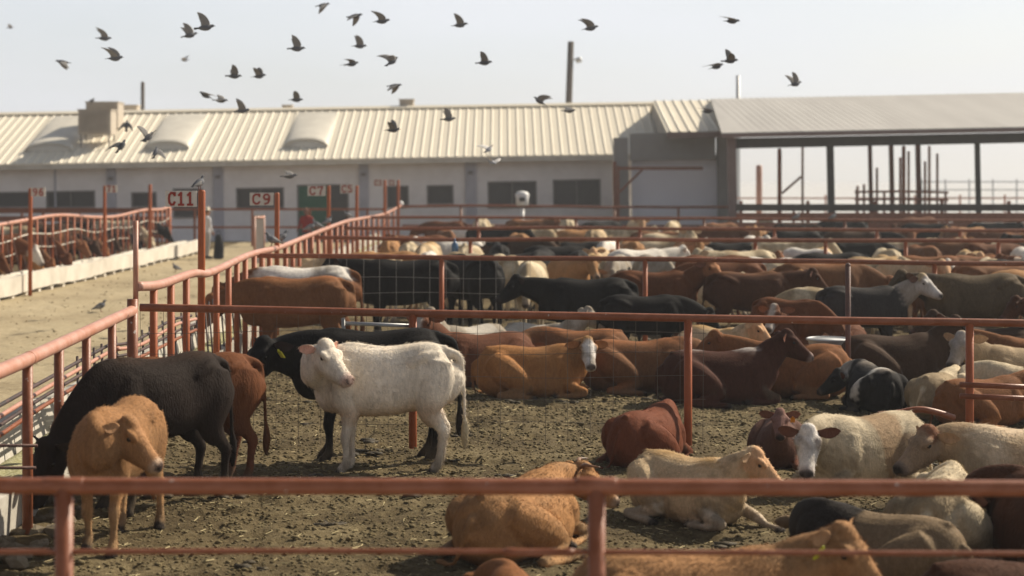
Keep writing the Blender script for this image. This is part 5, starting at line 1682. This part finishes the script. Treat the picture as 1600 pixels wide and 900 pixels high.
# left pens across the alley: animals at the white bunk and behind
LFT = "feeding at the whitewashed bunk"
for d, col, hd in ((38.2, "tan", 8), (39.6, "white-faced red", 350), (41.0, "red brown", 12), (42.3, "tan", 345), (43.6, "white-faced red", 5), (45.0, "tan", 352), (46.4, "brown", 10), (47.8, "red brown", 355),
                   (49.4, "brown", 5), (51.2, "dark brown", 355), (53.0, "brown", 8), (55.0, "dark brown", 350), (57.0, "black", 8), (59.0, "cream", 350), (61.0, "black", 4)):
    herd.append([-13.38 + rz.uniform(-.25, .1), d + rz.uniform(-.3, .3), col, hd + rz.uniform(-14, 14), LFT, "feed" if rz.random() < .3 else "low", rz.uniform(.92, 1.12), (-13.55) * FPX / d + CX])
LB = "in the left pens behind the wavy fence"
for x, d, col, hd in ((-16.6, 45, "red brown", 175), (-17.0, 48.5, "dark brown", 190), (-16.4, 51.5, "black", 170), (-16.0, 55.0, "cream", 185), (-15.7, 58.5, "dark brown", 20), (-18.6, 56.5, "black", 200), (-15.5, 62.0, "dark brown", 160), (-17.3, 61.0, "red brown", 10)):
    herd.append([x, d, col, hd, LB, "low", 1.05, x * FPX / d + CX])
for k, (c, nme) in PAL.items():
    if any(h[5] == "feed" and h[2] == k for h in herd):
        cow_mesh("far_" + k + "_feed", "stand", "feed", c, (0, .03, 0, .03), .034, seed=60)
ORD = ["leftmost"] + [w + " from left" for w in "second third fourth fifth sixth seventh eighth ninth tenth eleventh twelfth thirteenth fourteenth fifteenth sixteenth seventeenth eighteenth nineteenth".split()]
NUM = ["", "one", "two", "three", "four", "five", "six", "seven", "eight", "nine", "ten", "eleven", "twelve", "thirteen", "fourteen", "fifteen", "sixteen", "seventeen", "eighteen", "nineteen", "twenty"]
by = {}
for h in herd:
    by.setdefault((h[4], h[2]), []).append(h)
SHORT = {PEN4: "behind the third rail", PEN5: "behind the fourth rail", PEN6: "behind the fifth rail", PEN7: "in the farthest pen", LFT: LFT, LB: "behind the wavy fence"}
GRP = {PEN4: "cattle standing behind the third cross rail", PEN5: "cattle standing behind the fourth cross rail", PEN6: "cattle standing behind the fifth cross rail", PEN7: "cattle in the farthest pen before the barn",
       LFT: "cattle feeding at the whitewashed bunk", LB: "cattle in the left pens behind the wavy fence"}
for (pen, col), hs in by.items():
    hs.sort(key=lambda h: h[7])
    for i, h in enumerate(hs):
        n = len(hs)
        if n == 1:
            lab = "the only %s cow %s" % (col, SHORT[pen])
        elif n == 2:
            lab = "%s cow %s, %s of two" % (col, SHORT[pen], ["left", "right"][i])
        else:
            lab = "%s cow %s, %s of %s" % (col, SHORT[pen], "rightmost" if i == n - 1 else ORD[i], NUM[n])
        cow("cow", "far_" + col + "_" + h[5], (h[0], h[1], -.01), R(h[3]), h[6], lab, GRP[pen], 0, eyes=False)


# ------------------------------------------------------------------ pigeons
M["pig"] = coat_material("pigeon_plumage", .7)
PIG = {}


def pigeon_mesh(key, up, sweep, fold, spread=.6, dark=1.0, perched=False, up2=None):
    """up: wing elevation in degrees, sweep: forward lean of the hand, fold: 0 open .. 1 closed"""
    parts = []
    body, bs = (.15 * dark, .155 * dark, .17 * dark), []
    col_b, col_w, col_t = np.array(body), np.array((.26, .25, .24)) * dark, np.array((.07, .07, .075)) * dark

    def add(V, F, c): parts.append((np.asarray(V), F, c))
    if not perched:
        V, F, S = loft([(-.13, 0, .0), (-.08, 0, -.002), (0, 0, -.006), (.06, 0, 0), (.10, 0, .012), (.125, 0, .018), (.15, 0, .018), (.168, 0, .014)],
                       [(.020, .014), (.046, .040), (.060, .056), (.052, .052), (.032, .032), (.029, .029), (.024, .024), (.006, .006)], n=12, sub=3)
        add(V, F, col_b)
        add(*loft([(.165, 0, .014), (.19, 0, .008)], [(.006, .006), (.002, .002)], n=6, sub=2)[:2], (.05, .04, .04))
        tw = .030 + .055 * spread
        add(*loft([(-.10, 0, .0), (-.15, 0, .0), (-.20, 0, -.004), (-.212, 0, -.004)], [(.032, .022), (.5 * tw + .012, .010), (tw, .0045), (tw * .9, .003)], n=10, sub=3)[:2], col_t)
        for s in (-1, 1):
            e = R(up if s > 0 or up2 is None else up2)
            span = .275 * (1 - .35 * fold)
            st = [(0, .066, .0), (.10, .080, .010), (.20, .082, .016), (.32, .080, .008), (.55, .072, -.012), (.78, .052, -.042), (.93, .030, -.075), (1.0, .010, -.10)]
            P, rd = [], []
            for t, c, x in st:
                bend = e if t < .35 else e * (1 - .25 * fold)
                r_ = span * t
                P.append((.03 + x + sweep * t * t * .16, s * (.035 + r_ * math.cos(bend)), .012 + r_ * math.sin(bend) + .02 * math.sin(t * 3.1)))
                rd.append((c, .0045))
            P = np.array(P)
            # flat wing: chord along x
            V, F = [], []
            nn = 8
            Q = catmull(np.hstack([P, np.array(rd)]), 3)
            nrm = np.array((0, -s * math.sin(e), math.cos(e)))
            for q in Q:
                for j in range(nn):
                    th = 2 * math.pi * j / nn
                    V.append(q[:3] + np.array((1, 0, 0)) * (q[3] * math.cos(th) - q[3] * .45) + nrm * q[4] * math.sin(th))
            m = len(Q)
            for a in range(m - 1):
                for j in range(nn):
                    k = (j + 1) % nn
                    F.append((a * nn + j, a * nn + k, (a + 1) * nn + k, (a + 1) * nn + j))
            F += [tuple(range(nn - 1, -1, -1)), tuple((m - 1) * nn + j for j in range(nn))]
            add(V, F, col_w)
    else:
        add(*loft([(-.12, 0, .085), (-.06, 0, .10), (.01, 0, .125), (.05, 0, .155), (.065, 0, .185), (.08, 0, .212), (.095, 0, .222), (.112, 0, .222)],
                  [(.024, .018), (.052, .048), (.064, .062), (.050, .050), (.025, .025), (.024, .024), (.021, .021), (.006, .006)], n=12, sub=3)[:2], col_b)
        add(*loft([(.11, 0, .22), (.135, 0, .214)], [(.006, .006), (.002, .002)], n=6, sub=2)[:2], (.05, .04, .04))
        add(*loft([(-.09, 0, .09), (-.14, 0, .068), (-.185, 0, .052)], [(.02, .010), (.026, .007), (.024, .005)], n=8, sub=3)[:2], col_t)
        for s in (-1, 1):
            add(*loft([(.045, s * .040, .135), (-.02, s * .050, .112), (-.10, s * .034, .085), (-.17, s * .018, .062)], [(.010, .030), (.012, .038), (.010, .026), (.004, .008)], n=8, sub=3)[:2], col_w)
            add(*loft([(.0, s * .02, .09), (.005, s * .02, .03), (.01, s * .02, .0)], [(.009, .009), (.005, .005), (.005, .005)], n=6, sub=2)[:2], (.2, .07, .06))
            for a in (-.5, 0, .5):
                add(*loft([(.01, s * .02, .004), (.01 + .03 * math.cos(a), s * .02 + .03 * math.sin(a), .003)], [(.004, .004), (.002, .002)], n=5, sub=2)[:2], (.2, .07, .06))
    mb = MB(); cols = []
    for V, F, c in parts:
        mb.add(V, F); cols.append(np.tile(np.array(c, float), (len(V), 1)))
    me = mb.mesh("pigeon", M["pig"], True)
    cc = np.concatenate(cols)
    a = me.attributes.new("coat", "FLOAT_COLOR", "POINT")
    a.data.foreach_set("color", np.hstack([cc, np.ones((len(cc), 1))]).ravel())
    PIG[key] = me


pigeon_mesh("high", 68, -.2, .05, .5)
pigeon_mesh("vee", 52, .1, .1, .7, dark=.8)
pigeon_mesh("back", 60, -.9, .12, .6)
pigeon_mesh("level", 12, -.3, .15, .4)
pigeon_mesh("down", -42, -.4, .1, .5)
pigeon_mesh("fold", 25, -1.1, .75, .3, dark=.8)
pigeon_mesh("pale", 35, -.3, .2, .8, dark=2.6)
pigeon_mesh("stand", 0, 0, 0, perched=True)
FLY = "pigeons flying over the pens and barn"


def fly(px, py, d, key, hd, label, pitch=0.0, roll=0.0, s=1.0):
    o = bpy.data.objects.new("pigeon", PIG[key]); C.objects.link(o)
    o.location = D(px, py, d)
    o.rotation_euler = (R(roll + random.uniform(-18, 18)), -R(pitch + random.uniform(-4, 6)), R(hd))
    o.scale = (s * .84,) * 3
    tag(o, label, "pigeon", FLY)


for a in (
        (163, 60, 36, "back", 10, "pigeon with one swept wing, above the leftmost gliding pair of birds", 0),
        (180, 91, 30, "back", 350, "pigeon with raised pale wing, below another near the left", 5),
        (98, 97, 36, "down", 200, "leftmost dark pigeon, with drooping wings over the left sky", 5),
        (297, 55, 32, "high", 25, "pigeon with fanned tail just left of the largest-winged pigeon", 12),
        (321, 43, 27, "high", 5, "pigeon with the tallest pale wing, above all birds at left", 6),
        (289, 94, 60, "pale", 160, "tiny pale bird below the tallest-winged pigeon", 0),
        (16, 43, 75, "pale", 20, "faint pale bird at the far upper left", 0),
        (366, 119, 34, "vee", 15, "left of two pigeons side by side above the barn roof", 0),
        (405, 119, 36, "vee", 350, "right of two pigeons side by side above the barn roof", 0),
        (321, 149, 36, "fold", 170, "dark pigeon slanting down left beyond the dark bare pole", 25),
        (345, 157, 36, "level", 5, "pigeon gliding just over the ridge, left of the upright-winged one", 0),
        (378, 173, 33, "high", 10, "pigeon with one upright wing at the barn ridge", 5),
        (464, 76, 31, "high", 8, "pigeon with a tall wing, alone above the two side-by-side pigeons", 3),
        (505, 8, 38, "down", 10, "topmost pigeon, at the upper edge of the sky", 5),
        (555, 25, 34, "down", 350, "pigeon with lowered wings below the topmost one", 5),
        (597, 33, 32, "back", 8, "pigeon with swept wing, right of the lowered-wing pigeon", 5),
        (562, 72, 36, "high", 15, "pigeon with raised wings between two others in mid sky", 3),
        (550, 100, 36, "fold", 20, "pigeon with fanned dark tail low in the middle of the flock", 12),
        (613, 96, 32, "back", 40, "pigeon climbing steeply with a long raised wing", 30),
        (617, 134, 36, "down", 350, "blue-grey pigeon with bent wings above the small roof vent box", 0),
        (463, 156, 38, "vee", 10, "pigeon over the ridge beside the tiny grey vent box", 0),
        (719, 39, 33, "high", 5, "lone pigeon with a raised wing, right of the middle group", 3),
        (757, 98, 33, "vee", 355, "pigeon with short raised wings above the right middle roof", 0),
        (923, 44, 32, "back", 8, "pigeon just right of the wooden pole top", 5),
        (1144, 33, 33, "fold", 5, "upper right pigeon gliding with half-folded wings", 0),
        (1141, 95, 32, "vee", 8, "upper of a touching pair of pigeons above the shed", 5),
        (1120, 104, 34, "fold", 20, "lower of a touching pair of pigeons above the shed", 12),
        (1243, 131, 33, "high", 30, "rightmost flying pigeon, with a tall wing above the shed roof", 10),
        (701, 186, 36, "high", 5, "pigeon flying in front of the cream roof, right of the dark brown one", 0),
        (614, 203, 34, "vee", 350, "dark brown pigeon flying low in front of the cream roof", 0),
        (889, 173, 38, "level", 5, "brown pigeon in front of the roof, right below the wooden pole", 0),
        (843, 158, 36, "back", 170, "dark pigeon flapping on the ridge left of the wooden pole", 30),
        (1106, 174, 40, "fold", 8, "brown pigeon in front of the raised cream roof", 0),
        (232, 214, 28, "vee", 70, "pigeon with both wings up in front of the left barrel skylight", 20),
        (190, 228, 30, "fold", 60, "dark folded pigeon diving past the left skylight", 40),
        (243, 238, 34, "down", 80, "pigeon dropping at the eave above the plate C11", 40),
        (198, 196, 45, "fold", 90, "small dark pigeon on the roof right of the front cooler", 60),
        (452, 275, 33, "level", 5, "grey pigeon gliding level in front of the barn wall", 3),
        (764, 233, 36, "pale", 60, "upper of two pale pigeons at the barn eave", 20),
        (769, 254, 36, "pale", 300, "lower of two pale pigeons at the barn eave", -20),
        (145, 157, 70, "fold", 60, "small dark bird over the taller box cooler", 50),
):
    px, py, d, key, hd, lab = a[:6]
    fly(px, py, d, key, hd, lab, a[6] if len(a) > 6 else 0)


def perch(loc, hd, label, s=1.0, group="pigeons perched on rails and ground"):
    o = bpy.data.objects.new("pigeon", PIG["stand"]); C.objects.link(o)
    o.location = loc; o.rotation_euler = (0, 0, R(hd)); o.scale = (s,) * 3
    tag(o, label, "pigeon", group)


perch(((314 - CX) * 21.9 / FPX - .02, 21.9, CAMH - (297 - HY) * 21.9 / FPX), 60, "dark pigeon perched on top of the C11 post", .78)
g = G(157, 488); perch((g.x, g.y, .01), 20, "grey pigeon standing on the dirt alley left of the corner post", 1.05)
g = G(275, 425); perch((g.x, g.y, .01), 160, "pigeon on the alley just left of the C11 post foot", 1.1)
for t_, hd, lab in ((.47, 200, "pigeon on the faded top rail below the plate C9"), (.505, 30, "pigeon on the faded top rail just beyond the C9 post"), (.59, 20, "left of the bunched pigeons on the far top rail"),
                    (.615, 170, "middle of the bunched pigeons on the far top rail"), (.64, 40, "right of the bunched pigeons on the far top rail"), (.71, 190, "pigeon on the far top rail below the plate C5")):
    p = P2[int(t_ * (len(P2) - 1))] + fo
    perch((p[0], p[1], p[2] + .05), hd, lab, 1.05)
perch((ax - .85, 40.4, 1.66), 80, "dark pigeon perched on the wavy rail at the left edge", 1.2)
for px, lab in ((1245, "left of two pale pigeons on the far rails under the shed"), (1302, "right of two pale pigeons on the far rails under the shed")):
    p = D(px, 346, 58.5); perch((p.x, p.y, p.z + .03), 30, lab, 1.2)

# ------------------------------------------------------------------ people
M["skinm"] = coat_material("person_colours", .8)


def person(loc, heading, label, shirt, trousers, skin, hair, hat=None, arm=(.0, .0), shoe=(.05, .04, .035)):
    B = []
    put = lambda P, rad, col, **k: B.append((*loft(P, rad, **k)[:2], np.array(col)))
    X = (1, 0, 0)
    put([(0, 0, .92), (0, 0, 1.0), (.01, 0, 1.12), (.015, 0, 1.28), (0, 0, 1.42), (0, 0, 1.49)], [(.16, .11), (.165, .115), (.165, .115), (.19, .125), (.18, .10), (.08, .07)], shirt, n=18, up=X)
    put([(0, 0, 1.46), (.01, 0, 1.52), (.02, 0, 1.58)], [(.055, .055), (.052, .052), (.05, .05)], skin, n=12, up=X)
    put([(.02, 0, 1.54), (.03, 0, 1.58), (.025, 0, 1.65), (.015, 0, 1.72), (.01, 0, 1.77)], [(.05, .06), (.066, .085), (.076, .098), (.072, .092), (.04, .05)], skin, n=16, up=X)
    put([(.115, 0, 1.645), (.135, 0, 1.62)], [(.012, .014), (.016, .012)], skin, n=8, up=X, sub=2)
    for s in (-1, 1):
        put([(.02, s * .078, 1.67), (.02, s * .084, 1.63)], [(.012, .02), (.010, .014)], skin, n=8, up=X, sub=2)
        put([(0, s * .10, .95), (.01, s * .10, .72), (.02, s * .098, .50), (.0, s * .097, .30), (-.01, s * .095, .10)], [(.088, .10), (.078, .085), (.058, .062), (.056, .06), (.045, .05)], trousers, n=14, up=X)
        put([(-.05, s * .095, .05), (.05, s * .10, .05), (.16, s * .105, .035), (.19, s * .106, .03)], [(.038, .05), (.042, .05), (.042, .034), (.02, .02)], shoe, n=12)
        a = arm[0] if s > 0 else arm[1]
        e = np.array((.02 + .10 * a, s * .235, 1.16)); w = np.array((.08 + .26 * a, s * .235, .94 + .16 * a))
        put([(0, s * .155, 1.43), (.0, s * .20, 1.38), e * .55 + np.array((0, s * .21, 1.38)) * .45, e], [(.06, .06), (.06, .065), (.05, .052), (.044, .045)], shirt, n=12, up=X)
        put([e, e * .5 + w * .5, w], [(.044, .045), (.040, .04), (.028, .032)], shirt, n=12, up=X)
        dr = (w - e) / np.linalg.norm(w - e)
        put([w - dr * .01, w + dr * .05, w + dr * .09], [(.02, .028), (.018, .04), (.016, .038)], skin, n=10, up=X)
        for f in range(4):
            o_ = np.array((.028 - .019 * f, 0, 0)); L = (.07, .08, .075, .058)[f]
            b0 = w + dr * .085 + o_
            put([b0, b0 + dr * L * .55 + (0, -s * .006, 0), b0 + dr * L + (0, -s * .02, 0)], [(.0085, .0085), (.008, .008), (.006, .006)], skin, n=7, up=X, sub=2)
        b0 = w + dr * .03 + np.array((.03, 0, 0))
        put([b0, b0 + dr * .035 + (.022, -s * .004, 0), b0 + dr * .065 + (.024, -s * .008, 0)], [(.011, .011), (.010, .010), (.007, .007)], skin, n=7, up=X, sub=2)
    mb = MB(); SC, SV = [], []
    for V, F, c in B:
        mb.add(V, F); SV.append(V); SC.append(np.tile(c, (len(V), 1)))
    SV, SC = np.concatenate(SV), np.concatenate(SC)
    tmp = mb.build("tmp")
    r = tmp.modifiers.new("r", "REMESH"); r.mode = "VOXEL"; r.voxel_size = .0095
    s_ = tmp.modifiers.new("s", "SMOOTH"); s_.factor = .5; s_.iterations = 2
    me = bpy.data.meshes.new_from_object(tmp.evaluated_get(bpy.context.evaluated_depsgraph_get()))
    bpy.data.objects.remove(tmp)
    kd = KDTree(len(SV))
    for i, v in enumerate(SV): kd.insert(v, i)
    kd.balance()
    cc = np.array([SC[kd.find(v.co)[1]] for v in me.vertices])
    a = me.attributes.new("coat", "FLOAT_COLOR", "POINT")
    a.data.foreach_set("color", np.hstack([cc, np.ones((len(cc), 1))]).ravel())
    me.materials.clear(); me.materials.append(M["skinm"])
    me.polygons.foreach_set("use_smooth", np.ones(len(me.polygons), bool))
    o = bpy.data.objects.new("person", me); C.objects.link(o)
    o.location = loc; o.rotation_euler = (0, 0, heading)
    tag(o, label, "person")
    hm = MB()
    if hat:
        hm.tube([(.015, 0, 1.70), (.015, 0, 1.705), (.015, 0, 1.715), (.015, 0, 1.72), (.015, 0, 1.80), (.015, 0, 1.83)], [.10, .19, .185, .095, .088, .05], 18)
        hm.build("hat", M["hat"], o, True)
    hm = MB(); hm.ball((-.005, 0, 1.69), (.088, .079, .088), 14, 10)
    hm.build("hair", hair, o, True)
    for s in (-1, 1):
        em = MB(); em.ball((.112, s * .032, 1.665), (.010, .013, .009), 8, 6); em.build("eye", M["eye"], o, True)
    return o


g = G(323, 404)
person((g.x, g.y, 0), R(35), "person in a white shirt and pale hat standing behind the C11 post", (.62, .61, .62), (.42, .40, .38), (.32, .17, .11), M["blackcloth"], hat=True, arm=(.0, .1))
bg = MB(); bg.tube(catmull([(0, 0, 0), (0, 0, .12), (.02, 0, .45), (0, 0, .78), (0, 0, .86)], 4), np.interp(np.linspace(0, 1, 17), [0, .1, .5, .8, 1], [.12, .19, .17, .10, .03]), 14)
b = empty("duffel_bag", (g.x + .46, g.y - .25, 0)); tag(b, "tall black sack standing on the ground beside the person in white", "bag")
bg.build("sack", M["blackcloth"], b, True)
bg = MB(); bg.tube(catmull([(-.06, 0, .83), (-.05, 0, .98), (.04, 0, .99), (.06, 0, .83)], 4), .014, 6); bg.build("strap", M["blackcloth"], b, True)
x = (479 - CX) * 62 / FPX
person((x, 62.0, 0), R(250), "person in a red shirt standing in front of the green door", (.26, .03, .025), (.06, .06, .08), (.20, .10, .07), M["blackcloth"], arm=(.6, .5))

# ------------------------------------------------------------------ small things
p = D(711, 384, 38.5)
jug = empty("water_jug", (p.x, p.y - .16, p.z - .22)); tag(jug, "small blue plastic jug hanging on the fourth red rail", "jug")
mb = MB(); mb.tube([(0, 0, .08), (0, 0, .09), (0, 0, .26), (0, 0, .30), (0, 0, .33)], [.06, .075, .075, .04, .03], 14); mb.build("body", M["blue"], jug, True)
mb = MB(); mb.tube(catmull([(0, .04, .33), (0, .10, .38), (0, .16, .30)], 4), .012, 6); mb.build("handle", M["blue"], jug, True)
p = D(816, 330, 70)
fx = empty("hooded_fixture", (p.x, p.y, 0)); tag(fx, "white hooded fixture with a dark centre on a short white post", "fixture")
mb = MB(); mb.tube([(0, 0, 0), (0, 0, p.z + .1)], .085, 10); mb.build("post", M["white"], fx, True)
zc = CAMH - (310 - HY) * 70 / FPX
mb = MB()
mb.tube([(0, 0, zc - .30), (0, 0, zc - .27), (0, 0, zc - .05), (0, 0, zc + .16), (0, 0, zc + .26), (0, 0, zc + .30)], [.20, .26, .25, .29, .20, .05], 16)
mb.build("hood", M["white"], fx, True)
mb = MB(); mb.ball((0, -.22, zc - .02), (.13, .06, .13), 12, 8); mb.build("dark_centre", M["window"], fx, True)
# pale metal gate panels near the red-shirted person
for px, lab in ((405, "pale open gate panel leaning left of the C9 post"),):
    d = 52.0
    gp = empty("pen_gate", ((px - CX) * d / FPX, d, 0), R(78)); tag(gp, lab, "gate")
    w, h = .8, 1.65
    mb = MB(); mb.box((0, 0, 1.0), (w, .03, h - .2)); mb.build("sheet", M["pole"], gp)
    mb = MB()
    for sx in (-1, 1): mb.tube([(sx * w / 2, 0, 0), (sx * w / 2, 0, h + .05)], .04, 8)
    for z in (.1, h): mb.tube([(-w / 2, 0, z), (w / 2, 0, z)], .04, 8)
    mb.build("frame", M["pipe_faded"], gp, True)

# ------------------------------------------------------------------ dusty air
hz = bpy.data.materials.new("dusty_air")
hz.use_nodes = True
hn = hz.node_tree.nodes
hn.clear()
ho_ = hn.new("ShaderNodeOutputMaterial")
hv = hn.new("ShaderNodeVolumePrincipled")
hv.inputs["Color"].default_value = (.90, .93, .98, 1)
hv.inputs["Density"].default_value = 0.0008
hv.inputs["Anisotropy"].default_value = 0.3
hz.node_tree.links.new(hv.outputs["Volume"], ho_.inputs["Volume"])
mb = MB(); mb.box((0, 2450, 14.0), (5200, 5700, 30.2))
tag(mb.build("haze", hz), "thin dusty air over the stockyard", "haze", kind="stuff")
